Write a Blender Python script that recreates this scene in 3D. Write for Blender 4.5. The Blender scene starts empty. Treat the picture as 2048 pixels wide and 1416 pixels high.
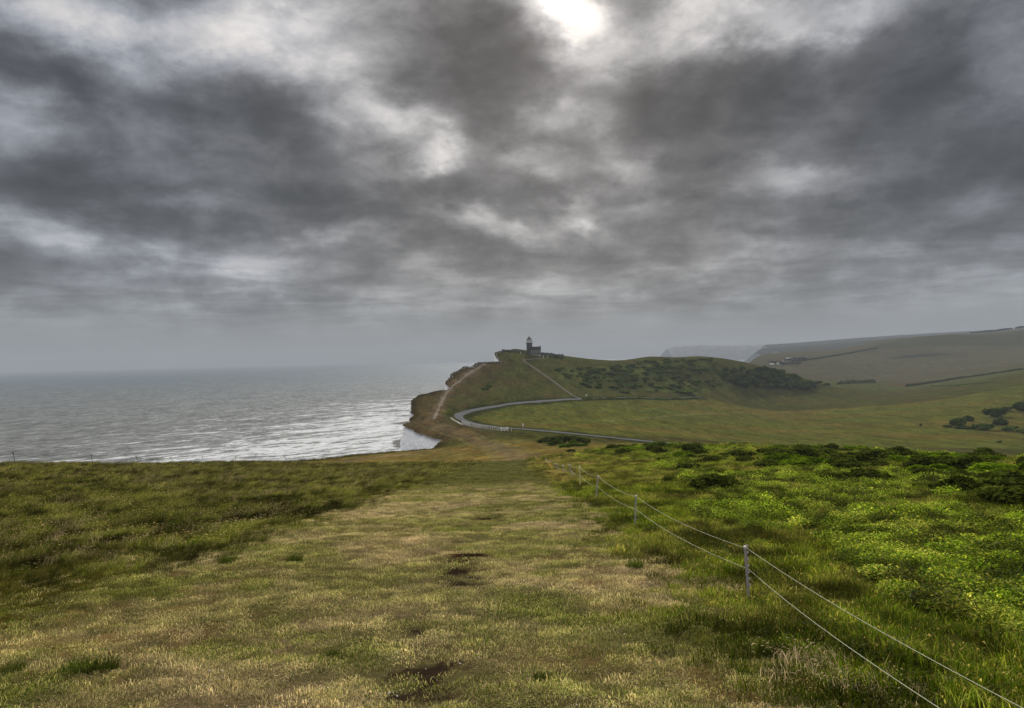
import bpy, bmesh, math, random
import numpy as np
from mathutils import Matrix, Vector

random.seed(7)
rng = np.random.default_rng(7)
C = bpy.context.scene.collection
sc = bpy.context.scene
H = 65.0                       # eye height above the sea
FPX = 1365.0                   # focal length in photo pixels (24 mm lens)
R_ = math.radians

# ------------------------------------------------------------------ camera
roll, pitch = math.atan(0.023), math.atan(7 / FPX)
Fv = Vector((0, math.cos(pitch), math.sin(pitch)))
U0 = Vector((0, -math.sin(pitch), math.cos(pitch)))
R0 = Vector((1, 0, 0))
Rv = R0 * math.cos(roll) - U0 * math.sin(roll)
Uv = R0 * math.sin(roll) + U0 * math.cos(roll)
cam_d = bpy.data.cameras.new('camera')
cam_d.sensor_width = 36.0
cam_d.lens = 36.0 * FPX / 2048
cam_d.clip_start, cam_d.clip_end = 0.1, 60000
cam = bpy.data.objects.new('camera', cam_d)
C.objects.link(cam)
M = Matrix((Rv, Uv, -Fv)).transposed().to_4x4()
M.translation = Vector((0, 0, H))
cam.matrix_world = M
sc.camera = cam


def ray(px, py):
    """direction of a photo pixel, scaled to one metre of depth: (x, z) per metre of y"""
    d = Fv + Rv * ((px - 1024) / FPX) + Uv * ((708 - py) / FPX)
    return d.x / d.y, d.z / d.y


# ------------------------------------------------------------------ numpy noise
def _hash(ix, iy, seed):
    h = (ix.astype(np.int64) * 374761393 + iy.astype(np.int64) * 668265263 + seed * 974634777) & 0x7fffffff
    h = ((h ^ (h >> 13)) * 1274126177) & 0x7fffffff
    h = h ^ (h >> 16)
    return (h & 0xffff) / 65535.0


def vnoise(x, y, seed=0):
    ix, iy = np.floor(x), np.floor(y)
    fx, fy = x - ix, y - iy
    fx, fy = fx * fx * (3 - 2 * fx), fy * fy * (3 - 2 * fy)
    a, b = _hash(ix, iy, seed), _hash(ix + 1, iy, seed)
    c, d = _hash(ix, iy + 1, seed), _hash(ix + 1, iy + 1, seed)
    return (a + (b - a) * fx) * (1 - fy) + (c + (d - c) * fx) * fy


def fbm(x, y, seed=0, oct=4):
    s, a, t = 0, 0.5, 0
    for k in range(oct):
        s = s + a * vnoise(x * 2 ** k + 17.3 * k, y * 2 ** k - 9.1 * k, seed + k)
        t += a
        a *= .5
    return s / t


def sst(a, b, x):
    t = np.clip((x - a) / (b - a), 0, 1)
    return t * t * (3 - 2 * t)


# ------------------------------------------------------------------ the lie of the land
# surveyed points of the ground: photo pixel and depth in metres (the pixel fixes bearing and height)
CP = [
    # left cliff top and the near brow
    (-150, 928, 66), (0, 927, 72), (150, 926, 85), (300, 925, 100), (450, 923, 115), (600, 919, 140), (700, 909, 165), (800, 901, 190), (860, 897, 205),
    (300, 960, 56), (600, 960, 56),
    (1024, 925, 112), (1024, 907, 150), (960, 900, 170), (1077, 922, 112), (1130, 900, 145),
    # the dip with the path
    (1000, 891, 180), (950, 881, 215), (930, 866, 245), (880, 856, 275), (885, 880, 236), (868, 877, 248), (850, 869, 262), (830, 862, 275), (812, 851, 290),
    (818, 837, 318), (822, 826, 335), (824, 801, 372), (840, 791, 395), (862, 784, 410), (888, 771, 430), (905, 749, 470), (930, 736, 500), (960, 725, 540), (988, 722, 562), (992, 708, 590), (1003, 704, 612),
    (870, 840, 305), (1060, 880, 215), (1150, 885, 200), (890, 830, 330),
    # road
    (1345, 887, 230), (1200, 873, 250), (1090, 862, 270), (1000, 855, 285), (950, 848, 300), (908, 834, 335), (930, 826, 360), (1000, 812, 400), (1100, 801, 450), (1150, 798, 475), (1300, 796, 540), (1430, 792, 620),
    # lighthouse hill
    (1045, 705, 650), (1020, 702, 640), (1100, 715, 645), (1130, 717, 660), (1200, 720, 700), (1300, 715, 730), (1400, 716, 750), (1450, 725, 760), (1500, 735, 770), (1550, 746, 780), (1600, 758, 790), (1660, 773, 800),
    (1300, 780, 600), (1300, 745, 670), (1450, 775, 680), (1600, 780, 740), (1150, 780, 530), (1100, 750, 570), (1050, 720, 615), (950, 760, 490), (1000, 785, 450), (900, 800, 400), (960, 736, 530),
    # right hand scrub brow
    (1250, 887, 150), (1500, 894, 130), (1750, 904, 115), (2048, 919, 90), (2200, 925, 80),
    (1300, 830, 420), (1300, 805, 510), (1500, 880, 300), (1750, 890, 300), (2048, 900, 280), (2250, 900, 280),
    (1500, 850, 420), (1500, 820, 560), (1500, 792, 680), (1460, 786, 660), (1600, 800, 680), (1600, 788, 725), (1520, 786, 700), (1700, 785, 780), (1750, 850, 420), (1750, 815, 560), (2048, 768, 600), (2250, 752, 600), (2048, 850, 400), (1900, 840, 430), (2250, 840, 400),
    (1750, 792, 760), (1850, 776, 880), (1650, 772, 900), (1700, 766, 1000), (2048, 739, 1000), (2250, 720, 1000), (1810, 773, 960),
    # hill across the valley
    (1750, 750, 1300), (1900, 720, 1500), (2048, 690, 1700), (2048, 659, 2000), (2250, 640, 2000), (1900, 669, 2000), (1850, 673, 2000),
    (1500, 724, 1500), (1560, 706, 1900), (1620, 722, 1500), (1650, 735, 1350), (1650, 701, 2000), (1755, 696, 1800), (1755, 682, 2100), (1620, 701, 1980),
]
cu, cl, cr = [], [], []


def addz(u, Y, z):
    cu.append(3 * u); cl.append(math.log(Y)); cr.append((z + 2.2 + .135 * Y) / Y)


for px, py, Y in CP:
    u, t = ray(px, py)
    addz(u, Y, t * Y)
for Y in (3, 8, 20, 40):
    for u in (-1.1, -.5, 0, .5, 1.1):
        addz(u, Y, -2.2 - .135 * Y)
for px, Y, z in [(1500, 200, -29.5), (1750, 190, -31), (2048, 170, -31), (2250, 160, -31), (1300, 200, -27.5),
                 (1200, 900, -28), (1350, 900, -24), (1500, 950, -32), (1300, 1200, -42), (1450, 1250, -42), (1620, 1150, -48),
                 (1700, 2500, -20), (1900, 2500, 10), (2048, 2600, 20), (2250, 2600, 20),
                 (-300, 300, -24), (-300, 1000, -30), (300, 300, -24), (300, 1000, -25), (700, 1000, -25), (1000, 1000, -25), (1000, 2500, -25), (300, 2500, -25), (700, 400, -25), (700, 600, -15)]:
    addz((px - 1024) / FPX, Y, z)
cu, cl, cr = map(np.array, (cu, cl, cr))


def _tps(r2):
    return np.where(r2 > 1e-12, .5 * r2 * np.log(np.maximum(r2, 1e-12)), 0)


n = len(cu)
A = _tps((cu[:, None] - cu[None]) ** 2 + (cl[:, None] - cl[None]) ** 2) + np.eye(n) * 2e-4
P = np.stack([np.ones(n), cu, cl], 1)
sol = np.linalg.solve(np.block([[A, P], [P.T, np.zeros((3, 3))]]), np.concatenate([cr, np.zeros(3)]))


def hz(x, y):
    """ground height above the sea at (x, y)"""
    x, y = np.atleast_1d(np.asarray(x, float)), np.atleast_1d(np.asarray(y, float))
    sh = np.broadcast(x, y).shape
    x, y = np.broadcast_to(x, sh).ravel(), np.broadcast_to(y, sh).ravel()
    out = np.empty(len(x))
    for i in range(0, len(x), 40000):
        X, Y = x[i:i + 40000], y[i:i + 40000]
        Yc = np.maximum(Y, 3)
        u, l = 3 * np.clip(X / Yc, -1.1, 1.1), np.log(np.minimum(Yc, 2600))
        r = _tps((u[:, None] - cu) ** 2 + (l[:, None] - cl) ** 2) @ sol[:n] + sol[n] + sol[n + 1] * u + sol[n + 2] * l
        z = -2.2 - .135 * Y + np.maximum(Y, 0) * r * sst(3, 30, Y)
        far = sst(20, 200, Y)
        z = z + far * 1.1 * (fbm(X / 45, Y / 45, 3, 3) - .5) + sst(150, 300, Y) * .5 * (fbm(X / 9, Y / 14, 5, 3) - .5)
        z = z + (1 - far) * (.16 * (fbm(X / 2.6, Y / 2.6, 9, 3) - .5) + .07 * (vnoise(X / .5, Y / .5, 21) - .5))
        out[i:i + 40000] = z + H
    return out.reshape(sh)


def h1(x, y):
    return float(hz(x, y)[0])


def ground(px, py, y0=3.0, y1=2200.0):
    """where the ray of a photo pixel first meets the ground"""
    u, t = ray(px, py)
    ys = np.exp(np.linspace(math.log(y0), math.log(y1), 900))
    below = (t * ys + H) < hz(u * ys, ys)
    if not below.any():
        return None
    k = max(1, int(np.argmax(below)))
    ys = np.linspace(ys[k - 1], ys[k], 40)
    k = int(np.argmax((t * ys + H) < hz(u * ys, ys)))
    return u * ys[k], ys[k]


def gpts(pix, y0=3.0, y1=2200.0):
    return [g for g in (ground(px, py, y0, y1) for px, py in pix) if g]


# coast line: x of the cliff edge for every y
coast_pix = [(0, 72), (150, 85), (300, 100), (450, 115), (600, 140), (700, 165), (800, 190), (866, 205), (872, 218), (869, 226), (884, 239), (868, 248), (850, 262), (830, 275), (808, 290),
             (810, 300), (817, 304), (815, 312), (819, 322), (827, 330), (821, 338), (822, 372), (838, 395), (860, 408), (884, 418), (904, 424), (889, 434), (903, 470), (928, 500), (958, 540), (984, 556), (1000, 568), (991, 582), (990, 594), (1000, 614)]
cy = [-80, 20] + [Y for _, Y in coast_pix] + [680, 800, 1100, 1350, 1500, 1900, 2300, 3000]
cx = [-62, -58] + [ray(p, 800)[0] * Y for p, Y in coast_pix] + [5, 70, 250, 440, ray(1500, 722)[0] * 1500, ray(1530, 722)[0] * 1900, 900, 1300]


def coast(y):
    y = np.asarray(y, float)
    return np.interp(y, cy, cx) + 2.4 * (fbm(y / 9, y * 0, 31, 3) - .5) * sst(-80, 120, y) + .8 * (vnoise(y / 1.7, y * 0, 35) - .5)


# ------------------------------------------------------------------ helpers
def new_mesh(name, V, quads=None, tris=None, mats=(), smooth=True, attrs=None):
    me = bpy.data.meshes.new(name)
    V = np.asarray(V, np.float32)
    loops, starts, tot = [], [], 0
    for f in (quads, tris):
        if f is None or len(f) == 0:
            continue
        f = np.asarray(f, np.int32)
        loops.append(f.ravel())
        starts.append(np.arange(len(f), dtype=np.int32) * f.shape[1] + tot)
        tot += f.size
    lp, st = np.concatenate(loops), np.concatenate(starts)
    me.vertices.add(len(V)); me.vertices.foreach_set('co', V.ravel())
    me.loops.add(len(lp)); me.loops.foreach_set('vertex_index', lp)
    me.polygons.add(len(st)); me.polygons.foreach_set('loop_start', st)
    me.polygons.foreach_set('use_smooth', np.full(len(st), smooth))
    for k, (v, kind) in (attrs or {}).items():
        a = me.attributes.new(k, kind, 'POINT')
        a.data.foreach_set('color' if kind == 'FLOAT_COLOR' else ('vector' if kind == 'FLOAT_VECTOR' else 'value'), np.asarray(v, np.float32).ravel())
    me.update(calc_edges=True)
    for m in mats:
        me.materials.append(m)
    return me


def link(name, me, parent=None, loc=None):
    o = bpy.data.objects.new(name, me)
    C.objects.link(o)
    if parent is not None:
        o.parent = parent
    if loc is not None:
        o.location = loc
    return o


def tag(o, label, cat, group=None, kind=None):
    o['label'] = label; o['category'] = cat
    if group: o['group'] = group
    if kind: o['kind'] = kind
    return o


def struct(o):
    o['kind'] = 'structure'
    return o


def empty(name, loc, rz=0):
    o = bpy.data.objects.new(name, None)
    C.objects.link(o)
    o.location = loc; o.rotation_euler = (0, 0, rz)
    return o


class MB:
    """collects boxes, tubes and lathes for one mesh"""
    def __init__(s): s.V, s.Q = [], []

    def add(s, V, Q):
        b = len(s.V); s.V += [tuple(v) for v in V]; s.Q += [tuple(b + i for i in q) for q in Q]; return s

    def box(s, x0, x1, y0, y1, z0, z1):
        return s.add([(x0, y0, z0), (x1, y0, z0), (x1, y1, z0), (x0, y1, z0), (x0, y0, z1), (x1, y0, z1), (x1, y1, z1), (x0, y1, z1)],
                     [(0, 3, 2, 1), (4, 5, 6, 7), (0, 1, 5, 4), (1, 2, 6, 5), (2, 3, 7, 6), (3, 0, 4, 7)])

    def lathe(s, prof, seg=20, cx=0, cy=0):
        V, Q = [], []
        for r, z in prof:
            for k in range(seg):
                a = 2 * math.pi * k / seg
                V.append((cx + r * math.cos(a), cy + r * math.sin(a), z))
        for i in range(len(prof) - 1):
            for k in range(seg):
                k2 = (k + 1) % seg
                Q.append((i * seg + k, i * seg + k2, (i + 1) * seg + k2, (i + 1) * seg + k))
        return s.add(V, Q)

    def tube(s, pts, r, seg=6):
        pts = [Vector(p) for p in pts]
        V, Q = [], []
        for i, p in enumerate(pts):
            d = (pts[min(i + 1, len(pts) - 1)] - pts[max(i - 1, 0)]).normalized()
            a = d.orthogonal().normalized(); b = d.cross(a)
            rr = r[i] if isinstance(r, (list, tuple)) else r
            for k in range(seg):
                t = 2 * math.pi * k / seg
                V.append(p + a * (rr * math.cos(t)) + b * (rr * math.sin(t)))
        for i in range(len(pts) - 1):
            for k in range(seg):
                k2 = (k + 1) % seg
                Q.append((i * seg + k, i * seg + k2, (i + 1) * seg + k2, (i + 1) * seg + k))
        n0 = len(V); V += [pts[0], pts[-1]]
        for k in range(seg):
            k2 = (k + 1) % seg
            Q.append((n0, k2, k)); Q.append((n0 + 1, (len(pts) - 1) * seg + k, (len(pts) - 1) * seg + k2))
        return s.add(V, Q)

    def mesh(s, name, m, bevel=0):
        me = bpy.data.meshes.new(name)
        me.from_pydata(s.V, [], s.Q); me.materials.append(m)
        if bevel:
            bm = bmesh.new(); bm.from_mesh(me)
            bmesh.ops.bevel(bm, geom=bm.edges[:], offset=bevel, segments=1, affect='EDGES')
            bm.to_mesh(me); bm.free()
        return me

    def build(s, name, m, parent=None, bevel=0, loc=None):
        return link(name, s.mesh(name, m, bevel), parent, loc)


# ------------------------------------------------------------------ materials
class NT:
    def __init__(s, tree): s.t = tree; s.N = tree.nodes; s.L = tree.links

    def new(s, typ, **kw):
        nd = s.N.new(typ)
        for k, v in kw.items():
            setattr(nd, k, v)
        return nd

    def put(s, sock, v):
        if hasattr(v, 'is_linked') or isinstance(v, bpy.types.NodeSocket):
            s.L.new(v, sock)
        elif v is not None:
            sock.default_value = v
        return s

    def math(s, op, a, b=None, c=None, clamp=False):
        nd = s.new('ShaderNodeMath', operation=op, use_clamp=clamp)
        for i, v in enumerate((a, b, c)):
            s.put(nd.inputs[i], v)
        return nd.outputs[0]

    def vmath(s, op, a, b=None, scale=None):
        nd = s.new('ShaderNodeVectorMath', operation=op)
        s.put(nd.inputs[0], a)
        if b is not None: s.put(nd.inputs[1], b)
        if scale is not None: s.put(nd.inputs['Scale'], scale)
        return nd.outputs['Value'] if op in ('DOT_PRODUCT', 'LENGTH') else nd.outputs[0]

    def noise(s, vec, scale, detail=4, rough=.55, dist=0):
        nd = s.new('ShaderNodeTexNoise')
        s.put(nd.inputs['Vector'], vec)
        nd.inputs['Scale'].default_value = scale; nd.inputs['Detail'].default_value = detail
        nd.inputs['Roughness'].default_value = rough; nd.inputs['Distortion'].default_value = dist
        return nd.outputs[0]

    def mapr(s, v, a, b, c=0., d=1., smooth=True):
        nd = s.new('ShaderNodeMapRange', interpolation_type='SMOOTHSTEP' if smooth else 'LINEAR')
        s.put(nd.inputs[0], v)
        for i, q in enumerate((a, b, c, d)):
            s.put(nd.inputs[i + 1], q)
        return nd.outputs[0]

    def mix(s, f, a, b, blend='MIX'):
        nd = s.new('ShaderNodeMix', data_type='RGBA', blend_type=blend)
        s.put(nd.inputs[0], f)
        for i, q in ((6, a), (7, b)):
            if isinstance(q, (tuple, list)): q = (*q[:3], 1)
            s.put(nd.inputs[i], q)
        return nd.outputs[2]

    def sep(s, v):
        nd = s.new('ShaderNodeSeparateXYZ'); s.put(nd.inputs[0], v); return nd.outputs

    def comb(s, x, y, z):
        nd = s.new('ShaderNodeCombineXYZ')
        for i, v in enumerate((x, y, z)): s.put(nd.inputs[i], v)
        return nd.outputs[0]

    def gray(s, v):          # float -> colour multiplier
        nd = s.new('ShaderNodeCombineColor')
        for i in range(3): s.put(nd.inputs[i], v)
        return nd.outputs[0]


def mat(name):
    m = bpy.data.materials.new(name); m.use_nodes = True
    m.node_tree.nodes.clear()
    return m, NT(m.node_tree)


def finish(k, shader):
    o = k.new('ShaderNodeOutputMaterial'); k.L.new(shader, o.inputs['Surface'])


def principled(k, col, rough=.8, bump=None, bstr=.3, bdist=.05, spec=.3, metal=0):
    b = k.new('ShaderNodeBsdfPrincipled')
    k.put(b.inputs['Base Color'], (*col[:3], 1) if isinstance(col, (tuple, list)) else col)
    k.put(b.inputs['Roughness'], rough); b.inputs['Specular IOR Level'].default_value = spec; b.inputs['Metallic'].default_value = metal
    if bump is not None:
        bp = k.new('ShaderNodeBump'); bp.inputs['Strength'].default_value = bstr; bp.inputs['Distance'].default_value = bdist
        k.put(bp.inputs['Height'], bump); k.L.new(bp.outputs[0], b.inputs['Normal'])
    return b.outputs[0]


def simple(name, col, rough=.8, scale=6, amp=.35, spec=.3, metal=0, bstr=.3):
    m, k = mat(name)
    co = k.new('ShaderNodeTexCoord').outputs['Object']
    nz = k.noise(co, scale, 5)
    c = k.mix(1, (*col, 1), k.gray(k.mapr(nz, .25, .75, 1 - amp, 1 + amp, False)), 'MULTIPLY')
    finish(k, principled(k, c, rough, nz, bstr, .02, spec, metal))
    return m


# terrain: colour attribute carries the sward type and painted shade, the nodes add grain
def terrain_material():
    m, k = mat('downland_turf')
    co = k.new('ShaderNodeNewGeometry').outputs['Position']
    col = k.new('ShaderNodeAttribute', attribute_name='col').outputs['Color']
    n1 = k.noise(co, 9, 5, .7)
    n2 = k.noise(k.vmath('MULTIPLY', co, (1, .45, 1)), .6, 6, .65)
    n3 = k.noise(k.vmath('MULTIPLY', co, (1, .35, 1)), .09, 5, .6)
    f = k.math('MULTIPLY', k.mapr(n1, .25, .75, .6, 1.4, False), k.math('MULTIPLY', k.mapr(n2, .28, .72, .55, 1.45, False), k.math('MULTIPLY', k.mapr(n3, .3, .7, .72, 1.28, False), k.mapr(k.noise(k.vmath('MULTIPLY', co, (.30, .075, .3)), 1, 7, .68), .3, .7, .68, 1.32, False))))
    c = k.mix(1, col, k.gray(f), 'MULTIPLY')
    warm = k.mix(1, c, (1.22, 1.0, .72), 'MULTIPLY')
    c = k.mix(k.mapr(k.noise(k.vmath('MULTIPLY', co, (1, .5, 1)), .23, 5, .6), .42, .62, 0, .75), c, warm)
    h = k.math('ADD', k.math('MULTIPLY', n1, .3), n2)
    finish(k, principled(k, c, 1.0, h, .7, .25, 0.0))
    return m


def leaf_material(name, a, b, trans=.35, attr='var', tint=True, dry=None, gloss=.04):
    m, k = mat(name)
    v = k.new('ShaderNodeAttribute', attribute_name=attr).outputs['Fac']
    v2 = k.math('FRACT', k.math('MULTIPLY', v, 7.31))
    c = k.mix(v, a, b)
    if dry is not None:
        d = k.new('ShaderNodeAttribute', attribute_type='INSTANCER', attribute_name='dry').outputs['Fac']
        c = k.mix(k.math('ADD', k.math('MULTIPLY', d, 1.0), k.math('MULTIPLY', k.math('SUBTRACT', v, .5), .9), clamp=True), c, dry)
    if tint:
        lum = k.new('ShaderNodeAttribute', attribute_type='INSTANCER', attribute_name='lum').outputs['Fac']
        c = k.mix(1, c, k.gray(lum), 'MULTIPLY')
    c = k.mix(1, c, k.gray(k.mapr(v2, 0, 1, .42, 1.7, False)), 'MULTIPLY')
    di = k.new('ShaderNodeBsdfDiffuse'); k.put(di.inputs[0], c)
    tc = k.mix(1, c, (1.2, 1.2, .6), 'MULTIPLY') if dry is None else k.mix(d, k.mix(1, c, (1.2, 1.2, .6), 'MULTIPLY'), k.mix(1, c, (1.05, 1.0, .95), 'MULTIPLY'))
    tr = k.new('ShaderNodeBsdfTranslucent'); k.put(tr.inputs[0], tc)
    mx = k.new('ShaderNodeMixShader'); mx.inputs[0].default_value = trans
    k.L.new(di.outputs[0], mx.inputs[1]); k.L.new(tr.outputs[0], mx.inputs[2])
    gl = k.new('ShaderNodeBsdfGlossy'); gl.inputs['Roughness'].default_value = .45; gl.inputs[0].default_value = (.8, .8, .8, 1)
    m2 = k.new('ShaderNodeMixShader'); m2.inputs[0].default_value = gloss
    k.L.new(mx.outputs[0], m2.inputs[1]); k.L.new(gl.outputs[0], m2.inputs[2])
    finish(k, m2.outputs[0])
    return m


def bush_material(name, a, b, trans=.25):
    m, k = mat(name)
    v = k.new('ShaderNodeAttribute', attribute_name='var').outputs['Fac']
    oi = k.new('ShaderNodeObjectInfo')
    c = k.mix(v, a, b)
    c = k.mix(1, c, k.gray(k.mapr(oi.outputs['Random'], 0, 1, .65, 1.4, False)), 'MULTIPLY')
    di = k.new('ShaderNodeBsdfDiffuse'); k.put(di.inputs[0], c)
    tr = k.new('ShaderNodeBsdfTranslucent'); k.put(tr.inputs[0], k.mix(1, c, (1.2, 1.2, .6), 'MULTIPLY'))
    mx = k.new('ShaderNodeMixShader'); mx.inputs[0].default_value = trans
    k.L.new(di.outputs[0], mx.inputs[1]); k.L.new(tr.outputs[0], mx.inputs[2])
    finish(k, mx.outputs[0])
    return m


def chalk_material():
    m, k = mat('chalk')
    co = k.new('ShaderNodeNewGeometry').outputs['Position']
    v1 = k.new('ShaderNodeTexVoronoi', feature='DISTANCE_TO_EDGE'); k.put(v1.inputs['Vector'], k.vmath('ADD', k.vmath('MULTIPLY', co, (1, 1, 1.1)), k.vmath('SCALE', k.new('ShaderNodeTexNoise').outputs['Color'], scale=1.0)))
    v1.inputs['Scale'].default_value = .62
    crack = k.mapr(v1.outputs[0], 0, .20, .42, 1.1, False)
    n1 = k.noise(co, 1.1, 6, .7)
    strat = k.noise(k.vmath('MULTIPLY', co, (.05, .05, 1.2)), 1, 3)
    f = k.math('MULTIPLY', crack, k.math('MULTIPLY', k.mapr(n1, .3, .7, .7, 1.2, False), k.mapr(strat, .3, .7, .85, 1.1, False)))
    c = k.mix(f, (.60, .64, .70), (.95, .955, .97))
    finish(k, principled(k, c, .95, k.math('ADD', n1, k.math('MULTIPLY', crack, .4)), .8, .8, .1))
    return m


def sea_material():
    m, k = mat('sea_water')
    co = k.new('ShaderNodeNewGeometry').outputs['Position']
    s = k.sep(co)
    # axes along and across the wave crests, which run roughly along the shore
    a = k.math('ADD', k.math('MULTIPLY', s[0], .72), k.math('MULTIPLY', s[1], .694))
    b = k.math('SUBTRACT', k.math('MULTIPLY', s[0], .694), k.math('MULTIPLY', s[1], .72))
    w1 = k.noise(k.comb(k.math('MULTIPLY', a, .020), k.math('MULTIPLY', b, .055), 0), 1, 6, .62, .5)
    w2 = k.noise(k.comb(k.math('MULTIPLY', s[0], .10), k.math('MULTIPLY', s[1], .060), 3), 1, 6, .72, .3)
    w3 = k.noise(k.comb(k.math('MULTIPLY', s[0], .030), k.math('MULTIPLY', s[1], .012), 6), 1, 6, .70, .3)
    h = k.math('ADD', k.math('MULTIPLY', w1, 4.5), k.math('MULTIPLY', w2, 2.0))
    # surf: thickest near the shore, drawn out along the crests
    near = k.mapr(k.math('SUBTRACT', s[0], k.math('MULTIPLY', s[1], .10)), -490, -200, 0, 1, False)
    nearY = k.mapr(s[1], 900, 1350, 1, 0)
    near = k.math('MULTIPLY', near, nearY)
    fo = k.noise(k.comb(k.math('MULTIPLY', a, .012), k.math('MULTIPLY', b, .036), 9), 1, 8, .66, 1.6)
    fine = k.noise(k.comb(k.math('MULTIPLY', a, .10), k.math('MULTIPLY', b, .24), 4), 1, 5, .7, .8)
    lvl = k.math('ADD', k.math('ADD', fo, k.math('MULTIPLY', k.math('SUBTRACT', fine, .5), .55)), k.math('MULTIPLY', near, .21))
    foam = k.math('MULTIPLY', k.mapr(lvl, .625, .715), k.mapr(near, .02, .25))
    caps = k.mapr(k.noise(k.comb(k.math('MULTIPLY', a, .03), k.math('MULTIPLY', b, .16), 14), 1, 5, .72, .6), .66, .74, 0, .5)
    foam = k.math('MAXIMUM', foam, caps)
    silt = k.mapr(s[1], 500, 3000, 1, 0)
    base = k.mix(silt, (.105, .132, .152), (.150, .160, .158))
    base = k.mix(1, base, k.gray(k.math('MULTIPLY', k.mapr(w2, .3, .7, .30, 1.75, False), k.math('MULTIPLY', k.mapr(w3, .3, .7, .6, 1.4, False), k.mapr(w1, .3, .7, .75, 1.25, False)))), 'MULTIPLY')  # light and dark wave facets are put into the water colour
    c = k.mix(foam, base, (.66, .68, .70))
    rough = k.mapr(foam, 0, 1, .38, .85)
    bp = k.new('ShaderNodeBump'); bp.inputs['Strength'].default_value = 1.0; bp.inputs['Distance'].default_value = 2.0
    k.put(bp.inputs['Height'], h)
    df = k.new('ShaderNodeBsdfDiffuse'); k.put(df.inputs[0], c); k.L.new(bp.outputs[0], df.inputs['Normal'])
    gl = k.new('ShaderNodeBsdfGlossy'); k.put(gl.inputs['Roughness'], rough); k.L.new(bp.outputs[0], gl.inputs['Normal'])
    mx = k.new('ShaderNodeMixShader'); k.put(mx.inputs[0], k.mapr(foam, 0, 1, .045, .01)); k.L.new(df.outputs[0], mx.inputs[1]); k.L.new(gl.outputs[0], mx.inputs[2])
    finish(k, mx.outputs[0])
    return m


M_turf = terrain_material()
M_chalk = chalk_material()
M_sea = sea_material()

# ------------------------------------------------------------------ ground colours (what grows or lies there, plus painted shade)
road_pix = [(1420, 897), (1345, 887), (1270, 880), (1200, 873), (1140, 867), (1090, 862), (1040, 858), (1000, 855), (960, 850), (932, 843), (917, 835), (917, 829), (932, 823.5), (960, 817.5), (1000, 811), (1050, 805), (1100, 801), (1150, 798), (1200, 797), (1300, 796), (1400, 794.5)]


def world_line(pix, y0, y1, step=2.0):
    p = np.array(gpts(pix, y0, y1))
    for _ in range(3):                                   # Chaikin smoothing
        q = np.empty((2 * len(p) - 2, 2))
        q[0::2] = .75 * p[:-1] + .25 * p[1:]; q[1::2] = .25 * p[:-1] + .75 * p[1:]
        p = np.vstack([p[:1], q, p[-1:]])
    s = np.concatenate([[0], np.cumsum(np.hypot(*np.diff(p, axis=0).T))])
    t = np.arange(0, s[-1], step)
    return np.stack([np.interp(t, s, p[:, 0]), np.interp(t, s, p[:, 1])], 1)


road_line = world_line(road_pix, 215, 1100)
cliff_path = world_line([(868, 838), (876, 818), (884, 800), (893, 785), (915, 765), (935, 748), (955, 735), (972, 727)], 280, 640)
drive_line = world_line([(1164, 797.5), (1150, 793), (1130, 779), (1108, 763), (1085, 747), (1062, 731), (1046, 720), (1052, 718.5), (1075, 717.5), (1092, 716.5)], 440, 700, 1.5)
path_line = world_line([(1085, 955), (1060, 935), (1035, 917), (1015, 903), (995, 893), (965, 884), (940, 873), (915, 864), (885, 855), (862, 848), (846, 842)], 60, 330)
edge_path = world_line([(240, 936), (450, 930), (600, 929), (700, 921), (800, 909), (880, 901), (940, 899)], 40, 230)
foot2 = world_line([(905, 838), (925, 812), (950, 795), (990, 775), (1020, 765)], 300, 560)


def dist_line(x, y, line, lim):
    """distance to a polyline, computed only near it"""
    d = np.full(len(x), 1e9)
    lo, hi = line.min(0) - lim, line.max(0) + lim
    idx = np.nonzero((x > lo[0]) & (x < hi[0]) & (y > lo[1]) & (y < hi[1]))[0]
    for i in range(0, len(idx), 20000):
        j = idx[i:i + 20000]
        d[j] = np.sqrt(((x[j, None] - line[:, 0]) ** 2 + (y[j, None] - line[:, 1]) ** 2).min(1))
    return d


def poly_mask(x, y, poly, soft):
    """1 inside a world polygon; jittered edge"""
    poly = np.array(poly)
    lo, hi = poly.min(0) - soft * 3, poly.max(0) + soft * 3
    out = np.zeros(len(x))
    j = np.nonzero((x > lo[0]) & (x < hi[0]) & (y > lo[1]) & (y < hi[1]))[0]
    X = x[j] + soft * 2 * (fbm(x[j] / soft / 2, y[j] / soft / 2, 51, 3) - .5)
    Y = y[j] + soft * 2 * (fbm(x[j] / soft / 2, y[j] / soft / 2, 61, 3) - .5)
    ins = np.zeros(len(j), bool)
    for (xa, ya), (xb, yb) in zip(poly, np.roll(poly, -1, 0)):
        c = ((ya > Y) != (yb > Y))
        ins ^= c & (X < (xb - xa) * (Y - ya) / (yb - ya + 1e-12) + xa)
    out[j] = ins
    return out


soil_spots = []
for px, py, r in [(935, 1109, .34), (925, 1124, .32), (918, 1146, .34), (915, 1166, .30), (862, 1345, .26), (868, 1372, .16), (850, 1268, .18), (820, 1394, .22), (980, 1037, .5), (985, 1022, .3), (1000, 995, .5), (938, 1086, .25), (780, 1395, .09)]:
    g = ground(px, py)
    soil_spots.append((g[0], g[1], r * 1.3))

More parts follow.
